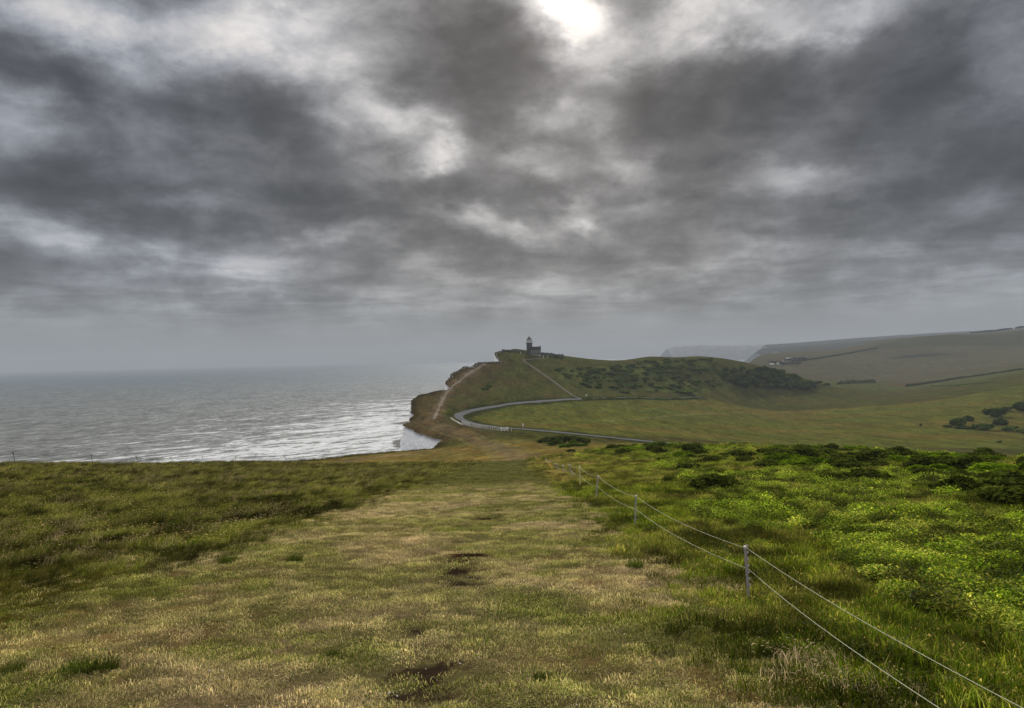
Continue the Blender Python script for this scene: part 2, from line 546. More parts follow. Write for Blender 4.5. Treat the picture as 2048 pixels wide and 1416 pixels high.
big_field = gpts([(930, 838), (1000, 816), (1150, 802), (1420, 798), (1750, 812), (2048, 770)], 250, 800) + gpts([(2048, 898), (1500, 886), (1200, 868), (1000, 850)], 215, 700)
strip_dark = gpts([(1775, 716), (1830, 709), (1905, 707), (1905, 709), (1840, 714), (1790, 718)], 1000, 2100)
hill_upper = gpts([(1700, 702), (2048, 692), (2048, 661), (1860, 673), (1770, 684)], 1000, 2100)
plough = gpts([(1745, 768), (1830, 764), (1990, 744), (2040, 738), (1810, 771)], 800, 1400)
scrub_zone = gpts([(1105, 742), (1200, 732), (1300, 724), (1410, 722), (1460, 742), (1460, 782), (1400, 788), (1280, 786), (1180, 782), (1130, 764)], 430, 900)
field_track = world_line([(1210, 842), (1290, 838), (1340, 831), (1400, 827), (1500, 823)], 250, 700)


def ground_colour(x, y):
    n = len(x)
    c = np.zeros((n, 3))
    def over(m, col):
        m = np.clip(m, 0, 1)[:, None]
        c[:] = c * (1 - m) + np.array(col) * m
    def nz(s, seed, o=3, ay=1.): return fbm(x / s, y / s / ay, seed, o)
    far = sst(35, 80, y)
    over(np.ones(n), (.105, .098, .026))
    # mown strip, rough grass to its left, green grass to its right
    wob = 1.6 * (nz(4, 71) - .5)
    strip = sst(-7.6, -6.2, x + wob) * (1 - sst(1.8, 3.0, x + wob)) * (1 - .85 * sst(44, 60, y + 12 * (nz(6, 75) - .5)))
    over(strip, (.175, .140, .062))
    over(strip * sst(.5, .62, nz(1.6, 77)) * .8, (.115, .115, .036))
    over(strip * sst(.52, .64, nz(2.4, 78)) * .8, (.245, .180, .098))
    over((1 - sst(-7.6, -6.2, x + wob)) * .9, (.088, .078, .020))
    over((1 - sst(-7.6, -6.2, x + wob)) * sst(.5, .6, nz(5, 79)) * .6, (.10, .105, .022))
    right = sst(2.2, 4.0, x + wob) * (1 - far)
    over(right, (.088, .092, .018))
    over(right * sst(.48, .6, nz(3, 81)) * .7, (.085, .12, .016))
    # slope below the strip
    over(far * .85, (.115, .092, .030))
    over(far * sst(.5, .62, nz(14, 83)) * .5, (.098, .096, .030))
    over(sst(9, 20, x) * sst(25, 45, y) * (1 - sst(150, 190, y)) * sst(.42, .56, nz(9, 85)) * .85, (.095, .118, .020))
    # dip, hill and distant fields: cloud shadow put into the darker colours
    mid = sst(180, 235, y)
    over(mid, (.047, .051, .016))
    over(mid * sst(.5, .62, nz(30, 87)) * .6, (.056, .048, .020))
    over(mid * sst(.52, .62, nz(16, 88, 3, 1.6)) * .5, (.037, .047, .013))
    # brown trodden cliff top
    dc = x - coast(y)
    over((1 - sst(9, 22, dc + 14 * (nz(18, 89) - .5))) * sst(190, 290, y) * (1 - sst(560, 600, y)) * .75, (.056, .044, .021))
    over((1 - sst(1.0, 5.0, dc)) * .85, (.026, .020, .008))
    bf = poly_mask(x, y, big_field, 2.0)
    over(bf * (.6 + .4 * nz(60, 90)), (.072, .080, .018))
    over(bf * sst(.46, .62, nz(70, 91, 3, .5)) * .7, (.086, .072, .022))
    over(bf * sst(.50, .62, nz(25, 94, 4, .5)) * .5, (.060, .078, .019))
    sc_ = poly_mask(x, y, scrub_zone, 4)
    over(sc_ * sst(.42, .56, nz(13, 125, 4, 1.3)) * .8, (.030, .044, .012))
    over(sc_ * sst(.54, .64, nz(22, 126, 4, 1.3)) * .7, (.062, .078, .022))
    over((1 - sst(.8, 2.2, dist_line(x, y, field_track, 6))) * .45, (.15, .13, .07))
    fd = sst(760, 1000, y) * sst(100, 200, x)
    over(fd, (.055, .064, .023))
    over(sst(1020, 1120, y - .25 * (x - 500)) * sst(200, 300, x), (.064, .062, .039))
    over(sst(1020, 1120, y) * sst(200, 300, x) * sst(.46, .62, nz(160, 92, 4, .4)) * .5, (.046, .046, .026))
    over(sst(1020, 1120, y) * sst(200, 300, x) * sst(.52, .60, nz(60, 96, 4, .25)) * .5, (.068, .062, .040))
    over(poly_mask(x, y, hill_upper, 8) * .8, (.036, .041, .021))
    over(poly_mask(x, y, plough, 5), (.062, .040, .028))
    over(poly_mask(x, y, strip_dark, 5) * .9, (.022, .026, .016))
    # worn ways
    d = dist_line(x, y, road_line, 12)
    over((1 - sst(4.5, 10.0, d + 3 * (nz(4, 93) - .5))) * .85, (.020, .028, .007))
    over((1 - sst(1.6, 4.2, dist_line(x, y, path_line, 10) + 2.0 * (nz(3, 95) - .5))) * .8, (.118, .094, .052))
    over((1 - sst(6, 12, np.abs(dist_line(x, y, path_line, 30) - 3))) * sst(215, 240, y) * .45, (.070, .052, .028))
    pt = dist_line(x, y, path_line, 20)
    over((1 - sst(.35, 1.0, np.abs(pt - 4.2 + 1.5 * (nz(9, 110) - .5)))) * .45, (.12, .105, .055))
    over((1 - sst(.8, 2.6, dist_line(x, y, edge_path, 8) + 1.6 * (nz(3, 97) - .5))) * .75, (.125, .094, .060))
    over((1 - sst(1.5, 4.5, dist_line(x, y, cliff_path, 12) + 3 * (nz(5, 98) - .5))) * .8, (.085, .065, .043))
    over((1 - sst(1.0, 3.0, dist_line(x, y, foot2, 8) + 2 * (nz(4, 99) - .5))) * .5, (.070, .056, .028))
    c *= (1 - .5 * (1 - sst(30, 60, y)))[:, None]              # thatch under the standing grass, shade of the gaps painted in
    # bare earth scrapes
    for sx, sy, r in soil_spots:
        k = np.nonzero((np.abs(x - sx) < 4 * r) & (np.abs(y - sy) < 4 * r))[0]
        if len(k):
            q = np.hypot((x[k] - sx) / 1.2, (y[k] - sy)) / r + 2.6 * (fbm(x[k] / .16, y[k] / .2, 55, 4) - .5)
            mm = (1 - sst(.6, 1.1, q))[:, None]
            c[k] = c[k] * (1 - mm) + np.array((.024, .016, .010)) * mm
    return c


def soil_amount(x, y):
    s = np.zeros(len(x))
    for sx, sy, r in soil_spots:
        q = np.hypot((x - sx) / 1.2, (y - sy)) / r + 2.6 * (fbm(x / .16, y / .2, 55, 4) - .5)
        s = np.maximum(s, 1 - sst(.7, 1.2, q))
    return s


# ------------------------------------------------------------------ terrain sheet
OFF = 25.0
rows = np.exp(np.linspace(math.log(5), math.log(2650), 1230)) - OFF
cols = np.linspace(-1.25, 1.05, 1060)
Yg = np.repeat(rows[:, None], len(cols), 1)
Xg = cols[None] * (Yg + OFF)
near_extra = np.clip(1.5 - Yg / 40, 0, 1)
Cg = coast(rows)[:, None] + Xg * 0
inside = Xg > Cg
pad = np.pad(inside, 1)
nb = np.zeros_like(inside)
for dy in (0, 1, 2):
    for dx in (0, 1, 2):
        nb |= pad[dy:dy + inside.shape[0], dx:dx + inside.shape[1]]
snap = nb & ~inside
Xg = np.where(snap, Cg, Xg)
keep = inside | snap
ids = np.full(keep.shape, -1, np.int64); ids[keep] = np.arange(keep.sum())
gx, gy = Xg[keep], Yg[keep]
gz = hz(gx, gy)
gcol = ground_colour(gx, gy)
q = np.stack([ids[:-1, :-1], ids[:-1, 1:], ids[1:, 1:], ids[1:, :-1]], -1).reshape(-1, 4)
anyin = (inside[:-1, :-1] | inside[:-1, 1:] | inside[1:, 1:] | inside[1:, :-1]).reshape(-1)
q = q[(q >= 0).all(1) & anyin]
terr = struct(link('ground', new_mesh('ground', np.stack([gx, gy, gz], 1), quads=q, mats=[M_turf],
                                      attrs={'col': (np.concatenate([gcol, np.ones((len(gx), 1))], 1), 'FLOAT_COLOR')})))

# ------------------------------------------------------------------ cliff below the turf edge
ys = np.arange(-60, 1990, 1.0)
xs = coast(ys)
zt = hz(xs, ys)
NR = 30
tx = np.gradient(xs, ys); ln = np.sqrt(1 + tx * tx)
nx, ny = -1 / ln, tx / ln                               # seaward normal
V = []
for r in range(NR + 1):
    f = r / NR
    z = zt * (1 - f) - 2 * f - (.25 if r else .35)
    o = -1.6 if r == 0 else (.0 + 5.0 * f ** 1.5 + 2.6 * (fbm(ys / 5, z / 7, 41, 4) - .5) * min(1, f * 10) + 1.1 * (vnoise(ys / 1.6, z / 2.2, 45) - .5) * min(1, f * 10))
    V.append(np.stack([xs + nx * o, ys + ny * o, z + 0 * xs], 1))
V = np.array(V)
m_ = len(ys)
i0 = (np.arange(NR)[:, None] * m_ + np.arange(m_ - 1)[None]).ravel()
struct(link('cliff', new_mesh('cliff', V.reshape(-1, 3), quads=np.stack([i0, i0 + m_, i0 + m_ + 1, i0 + 1], 1), mats=[M_chalk], smooth=False)))

# ------------------------------------------------------------------ sea, foreshore
S = 12600
MBs = MB().add([(-14000, -3000, 0), (14000, -3000, 0), (14000, S, 0), (-14000, S, 0)], [(0, 1, 2, 3)])
struct(MBs.build('sea', M_sea))


def sea_pt(px, py):
    u, t = ray(px, py)
    Y = -H / t
    return u * Y, Y


M_shore = simple('wet_chalk_reef', (.15, .15, .145), .9, .35, .5, .0, 0, .6)


def sheet_from_outline(name, pts, z, amp, m, sub=3.0):
    pts = np.array(pts)
    x0, y0 = pts.min(0); x1, y1 = pts.max(0)
    nx_, ny_ = int((x1 - x0) / sub) + 2, int((y1 - y0) / sub) + 2
    X, Y = np.meshgrid(np.linspace(x0, x1, nx_), np.linspace(y0, y1, ny_))
    ins = poly_mask(X.ravel(), Y.ravel(), pts, 6).reshape(X.shape)
    Z = z * (ins * 2 - 1) + amp * (fbm(X / 8, Y / 14, 66, 4) - .5) * 2
    ii = np.arange(nx_ * ny_).reshape(ny_, nx_)
    qq = np.stack([ii[:-1, :-1], ii[:-1, 1:], ii[1:, 1:], ii[1:, :-1]], -1).reshape(-1, 4)
    return link(name, new_mesh(name, np.stack([X, Y, Z], -1).reshape(-1, 3), quads=qq, mats=[m]))


struct(sheet_from_outline('foreshore', [sea_pt(*p) for p in [(778, 887), (792, 881), (806, 877), (850, 872), (850, 895), (806, 896), (785, 892)]], .35, .35, M_shore))
struct(sheet_from_outline('foreshore', [sea_pt(*p) for p in [(788, 848), (802, 844), (850, 841), (850, 851), (812, 851)]], .4, .3, M_shore))

# ------------------------------------------------------------------ road and surfaced ways
M_road = simple('asphalt', (.064, .067, .074), .95, .4, .2, .03)
M_chalkpath = simple('trodden_chalk', (.155, .132, .10), .95, .5, .6, .0)
M_drive = simple('gravel_drive', (.105, .092, .072), .95, .5, .4, .0)
M_verge = simple('pale_verge', (.15, .14, .12), .9, .5, .3)


def ribbon(name, line, w, m, lift=.10, across=5, wvar=0.0):
    t = np.gradient(line, axis=0); t /= np.hypot(t[:, 0], t[:, 1])[:, None]
    nrm = np.stack([-t[:, 1], t[:, 0]], 1)
    ww = w * (1 + wvar * (fbm(np.arange(len(line)) / 4., np.zeros(len(line)), 77, 3) - .5) * 2)
    V = []
    for k in range(across):
        f = k / (across - 1) - .5
        P = line + nrm * (ww * f)[:, None]
        V.append(np.stack([P[:, 0], P[:, 1], hz(P[:, 0], P[:, 1]) + (lift if 0 < k < across - 1 else -.12)], 1))
    V = np.array(V); m2 = len(line)
    i0 = (np.arange(across - 1)[:, None] * m2 + np.arange(m2 - 1)[None]).ravel()
    return struct(link(name, new_mesh(name, V.reshape(-1, 3), quads=np.stack([i0, i0 + 1, i0 + m2 + 1, i0 + m2], 1), mats=[m])))


ribbon('road', road_line, 5.2, M_road, .16, 7)
ribbon('path', cliff_path, 2.4, M_chalkpath, .08, 5, .9)
ribbon('driveway', drive_line, 4.0, M_drive, .12, 5, .12)
# pull-in beside the bend
lay = world_line([(902, 836), (912, 842), (922, 848), (930, 851)], 285, 360, 1.0)
ribbon('pavement', lay, 1.8, M_verge, .10, 5, .2)

# ------------------------------------------------------------------ far hills and headland
M_chalk_shade = simple('far_chalk_shaded', (.20, .21, .22), 1, .02, .4, .05)  # chalk of the shaded far cliffs, the shade put into its colour
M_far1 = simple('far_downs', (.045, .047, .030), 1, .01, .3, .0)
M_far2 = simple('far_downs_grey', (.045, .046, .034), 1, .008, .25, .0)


def far_hill(name, crest, Y, drop_front, m, cliff_left=True, depth=900, tilt=0.0):
    """a ridge running in from a chalk sea cliff: crest pixels at depth Y, sloping to the front and back"""
    px = np.array([p[0] for p in crest], float); py = np.array([p[1] for p in crest], float)
    P = np.linspace(px[0], px[-1], 160)
    Q = np.interp(P, px, py)
    xs_, zs_ = [], []
    for a, b in zip(P, Q):
        u, t = ray(a, b); xs_.append(u * Y); zs_.append(t * Y + H)
    xs_, zs_ = np.array(xs_), np.array(zs_)
    prof = [(-1.0, .0), (-.75, .30), (-.5, .6), (-.25, .88), (-.08, .985), (0, 1), (.1, .985), (.4, .8), (1.0, .3)]
    V = []
    for dy, f in prof:
        z = zs_ * f + (-3) * (1 - f)
        z = z + (0 if f == 1 else 4 * (fbm(xs_ / 160, np.full_like(xs_, dy * 5), 12, 3) - .5))
        V.append(np.stack([xs_ + tilt * dy * depth, np.full_like(xs_, Y + dy * depth * drop_front), z], 1))
    V = np.array(V); m2 = len(xs_)
    i0 = (np.arange(len(prof) - 1)[:, None] * m2 + np.arange(m2 - 1)[None]).ravel()
    o = struct(link(name, new_mesh(name, V.reshape(-1, 3), quads=np.stack([i0, i0 + 1, i0 + m2 + 1, i0 + m2], 1), mats=[m])))
    if cliff_left:                                           # sea cliff closing the left end
        top = V[:, 0]
        c, rr = [], 6
        for r in range(rr + 1):
            f = r / rr
            c.append(np.stack([top[:, 0] - 6 * f + 8 * (vnoise(np.arange(len(prof)) * 1.7, np.full(len(prof), r * 1.3), 4) - .5) * (r > 0), top[:, 1], top[:, 2] * (1 - f) - 3 * f], 1))
        c = np.array(c); k2 = len(prof)
        j = (np.arange(rr)[:, None] * k2 + np.arange(k2 - 1)[None]).ravel()
        struct(link('sea_cliff', new_mesh('sea_cliff', c.reshape(-1, 3), quads=np.stack([j, j + k2, j + k2 + 1, j + 1], 1), mats=[M_chalk_shade])))
    return o


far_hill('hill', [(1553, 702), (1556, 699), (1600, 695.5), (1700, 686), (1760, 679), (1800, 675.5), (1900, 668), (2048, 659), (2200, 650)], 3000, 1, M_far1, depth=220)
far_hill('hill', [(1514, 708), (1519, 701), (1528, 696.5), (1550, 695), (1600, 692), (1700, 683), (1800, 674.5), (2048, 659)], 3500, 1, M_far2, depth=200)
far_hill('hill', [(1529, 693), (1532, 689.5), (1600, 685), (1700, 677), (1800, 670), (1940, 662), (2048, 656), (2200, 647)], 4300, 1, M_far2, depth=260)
far_hill('headland', [(1333, 699), (1337, 695), (1347, 692.5), (1370, 691), (1400, 689.5), (1450, 690), (1500, 689), (1560, 688), (1640, 684)], 6400, .35, M_chalk_shade, depth=900)

# ------------------------------------------------------------------ grass and leaf clumps (sources for the sward)
def blades(nb, rad, hmin, hmax, w, lean, bend, wind=(0, 0), seed=0, heads=0.0):
    g = np.random.default_rng(seed)
    V, Qd, Tr, var = [], [], [], []
    for i in range(nb):
        a, r = g.uniform(0, 2 * math.pi), rad * math.sqrt(g.uniform())
        bx, by = r * math.cos(a), r * math.sin(a)
        h = g.uniform(hmin, hmax)
        la = g.uniform(0, 2 * math.pi); lm = g.uniform(0, lean)
        dx, dy = math.cos(la) * lm + wind[0] * g.uniform(.6, 1.3), math.sin(la) * lm + wind[1] * g.uniform(.6, 1.3)
        fa = g.uniform(0, math.pi); wx, wy = math.cos(fa) * w / 2, math.sin(fa) * w / 2
        b = len(V)
        m1 = (bx + dx * h * .45, by + dy * h * .45, h * .55)
        tp = (bx + dx * h * (1 + bend), by + dy * h * (1 + bend), h * (1 - .35 * bend))
        V += [(bx - wx, by - wy, -.02), (bx + wx, by + wy, -.02), (m1[0] + wx * .8, m1[1] + wy * .8, m1[2]), (m1[0] - wx * .8, m1[1] - wy * .8, m1[2]), tp]
        Qd.append((b, b + 1, b + 2, b + 3)); Tr.append((b + 3, b + 2, b + 4))
        v = g.uniform(); var += [v] * 5
        if g.uniform() < heads:                                   # nodding seed head
            b = len(V); L = h * g.uniform(.22, .34); hw = w * 1.5
            t2 = (tp[0] + dx * L * 1.2 + .01, tp[1] + dy * L * 1.2, tp[2] - L * .35)
            mid = ((tp[0] + t2[0]) / 2, (tp[1] + t2[1]) / 2, (tp[2] + t2[2]) / 2 + L * .16)
            V += [tp, (mid[0] + wx / w * hw, mid[1] + wy / w * hw, mid[2]), t2, (mid[0] - wx / w * hw, mid[1] - wy / w * hw, mid[2] + hw)]
            Qd.append((b, b + 1, b + 2, b + 3)); var += [1.6] * 4
    return np.array(V), Qd, Tr, np.array(var)


def leafclump(nl, rad, h, size, seed=0):
    g = np.random.default_rng(seed)
    V, Qd, var = [], [], []
    for i in range(nl):
        a, r = g.uniform(0, 2 * math.pi), rad * math.sqrt(g.uniform())
        c = np.array((r * math.cos(a), r * math.sin(a), h * (g.uniform(.15, 1) ** .7) * (1 - .5 * (r / rad) ** 2)))
        nrm = np.array((g.normal() * .6, g.normal() * .6, 1.0)); nrm /= np.linalg.norm(nrm)
        t = np.cross(nrm, g.normal(size=3)); t /= np.linalg.norm(t); b_ = np.cross(nrm, t)
        s = size * g.uniform(.6, 1.3); b = len(V)
        V += [c - t * s, c + b_ * s * .42 - t * s * .1, c + t * s + nrm * s * -.25, c - b_ * s * .42 - t * s * .1]
        Qd.append((b, b + 1, b + 2, b + 3)); var += [g.uniform()] * 4
    return np.array(V), Qd, [], np.array(var)


M_grass = leaf_material('meadow_grass', (.046, .084, .004), (.132, .150, .010), .35, dry=(.43, .34, .20), gloss=.004)
M_lush = leaf_material('lush_grass', (.050, .105, .004), (.150, .200, .008), .42, dry=(.36, .27, .10), gloss=.004)
M_leaf = leaf_material('bramble_leaf', (.042, .100, .006), (.185, .255, .012), .44, dry=(.33, .29, .07), gloss=.006)
src_all = {}


def source(name, data, m):
    V, Qd, Tr, var = data
    me = new_mesh(name, V, quads=Qd, tris=Tr if len(Tr) else None, mats=[m], smooth=False, attrs={'var': (var, 'FLOAT')})
    return bpy.data.objects.new(name, me)


def src_coll(name, objs):
    c = bpy.data.collections.new(name)
    for o in objs: c.objects.link(o)
    return c


S_turf = src_coll('turf_source', [source('turf_clump', blades(130, .16, .005, .020, .0050, 2.4, .5, (.35, .15), s), M_grass) for s in range(5)])
S_long = src_coll('long_grass_source', [source('long_grass_clump', blades(46, .20, .14, .42, .0075, .5, .6, (.6, -.1), 10 + s, .10), M_grass) for s in range(5)])
S_lush = src_coll('lush_grass_source', [source('lush_grass_clump', blades(70, .20, .04, .17, .0085, .9, .5, (.15, 0), 20 + s, .04), M_lush) for s in range(5)])
S_leaf = src_coll('leaf_source', [source('leaf_clump', leafclump(170, .26, .24, .027, 30 + s), M_leaf) for s in range(5)])
S_head = src_coll('seed_head_source', [source('seed_head_clump', blades(10, .15, .22, .36, .006, .5, .6, (.35, 0), 40 + s, 1.0), M_grass) for s in range(3)])


def scatter_group(coll):
    ng = bpy.data.node_groups.new('scatter_' + coll.name, 'GeometryNodeTree')
    ng.interface.new_socket('Geometry', in_out='INPUT', socket_type='NodeSocketGeometry')
    ng.interface.new_socket('Geometry', in_out='OUTPUT', socket_type='NodeSocketGeometry')
    N, L = ng.nodes, ng.links
    gi, go = N.new('NodeGroupInput'), N.new('NodeGroupOutput')
    ci = N.new('GeometryNodeCollectionInfo'); ci.inputs['Collection'].default_value = coll; ci.inputs['Separate Children'].default_value = True; ci.inputs['Reset Children'].default_value = True
    ip = N.new('GeometryNodeInstanceOnPoints'); ip.inputs['Pick Instance'].default_value = True
    ro = N.new('GeometryNodeInputNamedAttribute'); ro.data_type = 'FLOAT_VECTOR'; ro.inputs['Name'].default_value = 'rot'
    sl = N.new('GeometryNodeInputNamedAttribute'); sl.data_type = 'FLOAT_VECTOR'; sl.inputs['Name'].default_value = 'scl'
    er = N.new('FunctionNodeEulerToRotation')
    L.new(gi.outputs[0], ip.inputs['Points']); L.new(ci.outputs[0], ip.inputs['Instance'])
    L.new(ro.outputs['Attribute'], er.inputs[0]); L.new(er.outputs[0], ip.inputs['Rotation']); L.new(sl.outputs['Attribute'], ip.inputs['Scale'])
    L.new(ip.outputs[0], go.inputs[0])
    return ng


def scatter(name, coll, x, y, s, dry, lum, label, cat, flat=1.0, rz=None):
    n_ = len(x)
    z = hz(x, y)
    rot = np.zeros((n_, 3)); rot[:, 2] = rng.uniform(0, 2 * math.pi, n_) if rz is None else rng.normal(0, rz, n_)
    scl = np.stack([s, s, s * flat * rng.uniform(.7, 1.3, n_)], 1)
    me = bpy.data.meshes.new(name)
    me.vertices.add(n_); me.vertices.foreach_set('co', np.stack([x, y, z], 1).astype(np.float32).ravel())
    for k, v, t in (('rot', rot, 'FLOAT_VECTOR'), ('scl', scl, 'FLOAT_VECTOR'), ('dry', dry, 'FLOAT'), ('lum', lum, 'FLOAT')):
        a = me.attributes.new(k, t, 'POINT'); a.data.foreach_set('vector' if t == 'FLOAT_VECTOR' else 'value', np.asarray(v, np.float32).ravel())
    o = link(name, me)
    md = o.modifiers.new('scatter', 'NODES'); md.node_group = scatter_group(coll)
    tag(o, label, cat, kind='stuff')
    return o


def points(xa, xb, ya, yb, dens, y_half, umax=.9):
    """random points whose density falls off with distance; returns x, y and a size factor"""
    xs_, ys_, ss_ = [], [], []
    e = np.exp(np.linspace(math.log(ya), math.log(yb), 40))
    for a, b in zip(e[:-1], e[1:]):
        ymid = (a + b) / 2
        k = 1 / (1 + (ymid / y_half) ** 1.6)
        x0, x1 = max(xa, -umax * b), min(xb, umax * b)
        if x1 <= x0: continue
        m = int((x1 - x0) * (b - a) * dens * k)
        xs_.append(rng.uniform(x0, x1, m)); ys_.append(rng.uniform(a, b, m)); ss_.append(np.full(m, min(k ** -.5, 4)))
    x, y, s = map(np.concatenate, (xs_, ys_, ss_))
    ok = x > coast(y) + .5
    return x[ok], y[ok], s[ok]


def wob(x, y): return 1.6 * (fbm(x / 4, y / 4, 71) - .5)


# short turf on the mown strip
x, y, s = points(-9, 4.5, 3.2, 120, 75, 22)
st_ = sst(-7.8, -6.0, x + wob(x, y)) * (1 - sst(2.0, 3.6, x + wob(x, y)))
ok = (rng.uniform(size=len(x)) < st_ + .15) & (rng.uniform(size=len(x)) > soil_amount(x, y) * .93)
x, y, s = x[ok], y[ok], s[ok]
dry = np.clip(.18 + 1.5 * (fbm(x / 2.4, y / 2.4, 78) - .42) + .9 * (fbm(x / .5, y / .5, 79) - .5) - .35 * sst(30, 60, y), 0, 1)
green = sst(.56, .66, fbm(x / 1.6, y / 1.6, 77))
dry = np.clip((.30 + .6 * dry) * (1 - .55 * green), .05, 1)
fadeo = sst(30, 50, y + 10 * (fbm(x / 6, y / 6, 75) - .5))
dry = dry * (1 - .45 * fadeo)
lumv = (.56 + .95 * sst(.28, .74, fbm(x / .16, y / .2, 111, 3))) * (.78 + .44 * fbm(x / 3, y / 2, 113)) * (1 - .42 * fadeo)
scatter('turf_grass', S_turf, x, y, s * rng.uniform(.7, 1.3, len(x)), dry, rng.uniform(.7, 1.3, len(x)) * lumv * 1.25, 'short dry yellowing turf on the broad mown strip in the middle foreground', 'grass')

# long wind-bent grass on the left
x, y, s = points(-75, -5.5, 4, 125, 26, 28)
ok = rng.uniform(size=len(x)) < (1 - sst(-8.0, -6.0, x + wob(x, y))) + .04
x, y, s = x[ok], y[ok], s[ok]
ht = .28 + .42 * sst(8, 17, np.hypot(x + 2, y - 3)) * (.5 + .9 * fbm(x / 3, y / 3, 82))
dry = np.clip(-.06 + 1.1 * (fbm(x / 5, y / 5, 80) - .48) + .5 * (fbm(x / .8, y / .8, 84) - .5), 0, 1)
lumv = (.26 + 1.0 * sst(.34, .68, fbm(x / .7, y / 1.0, 115, 4))) * (1 - .7 * sst(.58, .66, fbm(x / 1.3, y / 2.0, 127, 3)))
greenp = sst(.54, .62, fbm(x / 4, y / 4, 129, 3))
dry = dry * (1 - greenp); lumv = lumv * (1 + .35 * greenp)
scatter('long_grass', S_long, x, y, s ** .6 * rng.uniform(.6, 1.2, len(x)) * ht, dry, rng.uniform(.6, 1.1, len(x)) * lumv, 'long wind-bent meadow grass with pale seed heads left of the mown strip', 'grass', .9, .5)

x, y, s = points(-60, -8.5, 14, 95, 2.0, 40)
ok = rng.uniform(size=len(x)) < sst(.46, .6, fbm(x / 4.5, y / 4.5, 131, 3))
x, y, s = x[ok], y[ok], s[ok]
scatter('seed_heads', S_head, x, y, s ** .5 * rng.uniform(.7, 1.25, len(x)), np.full(len(x), 1.1), rng.uniform(.55, 1.1, len(x)), 'pale nodding seed heads standing in the long meadow grass at left', 'grass', .9, .5)

# green grass both sides of the wire fence
x, y, s = points(1.2, 70, 3.4, 125, 34, 26)
ok = rng.uniform(size=len(x)) < sst(1.6, 3.6, x + wob(x, y)) + .05
x, y, s = x[ok], y[ok], s[ok]
lumv = .28 + 1.25 * sst(.32, .70, fbm(x / .6, y / .9, 117, 4))
dry = np.clip(.04 + 1.2 * (fbm(x / 3.5, y / 3.5, 86) - .47) + .4 * (fbm(x / .7, y / .7, 87) - .5) + .30 * sst(25, 60, y) * (1 - sst(8, 20, x)), 0, 1)
scatter('rough_grass', S_lush, x, y, s ** .8 * rng.uniform(.6, 1.4, len(x)) * (.45 + .7 * fbm(x / 2, y / 2, 88)), dry, rng.uniform(.6, 1.2, len(x)) * lumv, 'rough green grass growing around and right of the wire fence', 'grass')

# bright leafy plants right of the fence
leaf_zone = gpts([(1640, 1080), (1800, 1060), (2048, 1055), (2300, 1080), (2300, 1330), (2048, 1278), (1930, 1235), (1800, 1180), (1700, 1130)], 3, 60)
leaf_zone2 = gpts([(1280, 955), (1400, 945), (1560, 940), (1800, 945), (2048, 955), (2300, 960), (2300, 1050), (2048, 1050), (1800, 1052), (1640, 1070), (1500, 1060), (1440, 1020), (1520, 1000), (1380, 985)], 3, 110)
x, y, s = points(3, 75, 4, 120, 60, 24)
m1, m2 = poly_mask(x, y, leaf_zone, .5), poly_mask(x, y, leaf_zone2, 2)
patch = sst(.40, .50, fbm(x / 4, y / 4, 101))
thin = sst(.52, .60, fbm(x / 7, y / 9, 103)) * sst(30, 40, y)
ok = rng.uniform(size=len(x)) < np.maximum(np.maximum(m1 * (.75 + .25 * patch), m2 * sst(.42, .60, fbm(x / 2.4, y / 3.4, 121, 4)) * .5), thin * .4 * sst(8, 16, x) * sst(.46, .58, fbm(x / 2.2, y / 3, 123, 3)))
x, y, s = x[ok], y[ok], s[ok]
scatter('leafy_ground_cover', S_leaf, x, y, s ** .85 * rng.uniform(.6, 1.3, len(x)) * (.5 + .7 * fbm(x / 1.1, y / 1.1, 105)), np.clip(.9 * (fbm(x / .8, y / .8, 107, 4) - .36), 0, .7), rng.uniform(.7, 1.5, len(x)) * (.34 + 1.25 * sst(.34, .64, fbm(x / .45, y / .6, 119, 4))), 'bright green leafy plants spreading over the slope right of the wire fence', 'plants')

# pale seed heads by the fence
gz_ = np.array(gpts([(1600, 1330), (1640, 1350), (1680, 1340), (1700, 1370), (1740, 1390), (1760, 1370), (1650, 1330), (1590, 1345), (1720, 1360), (1690, 1355), (1790, 1400), (1830, 1395), (1560, 1350)]))
kk = rng.integers(0, len(gz_), 34)
x, y = gz_[kk, 0] + rng.normal(0, .12, 34), gz_[kk, 1] + rng.normal(0, .10, 34)
scatter('seed_heads', S_head, x, y, rng.uniform(.5, .8, 34), np.full(34, 1.2), rng.uniform(.9, 1.4, 34), 'patch of bleached seed heads beside the rope at bottom right', 'grass', .8)

# fringe of taller grass on the left cliff brow
yy = rng.uniform(50, 200, 1500); xx = coast(yy) + np.abs(rng.normal(0, 1.2, 1500)) + .3
ok = rng.uniform(size=1500) < .25 + .75 * sst(.45, .6, fbm(yy / 6, yy * 0, 91))
scatter('cliff_edge_grass', S_long, xx[ok], yy[ok], rng.uniform(.8, 1.6, ok.sum()), rng.uniform(0, .3, ok.sum()), rng.uniform(.3, .6, ok.sum()), 'dark tufty grass along the cliff brow at the left', 'grass', .9)

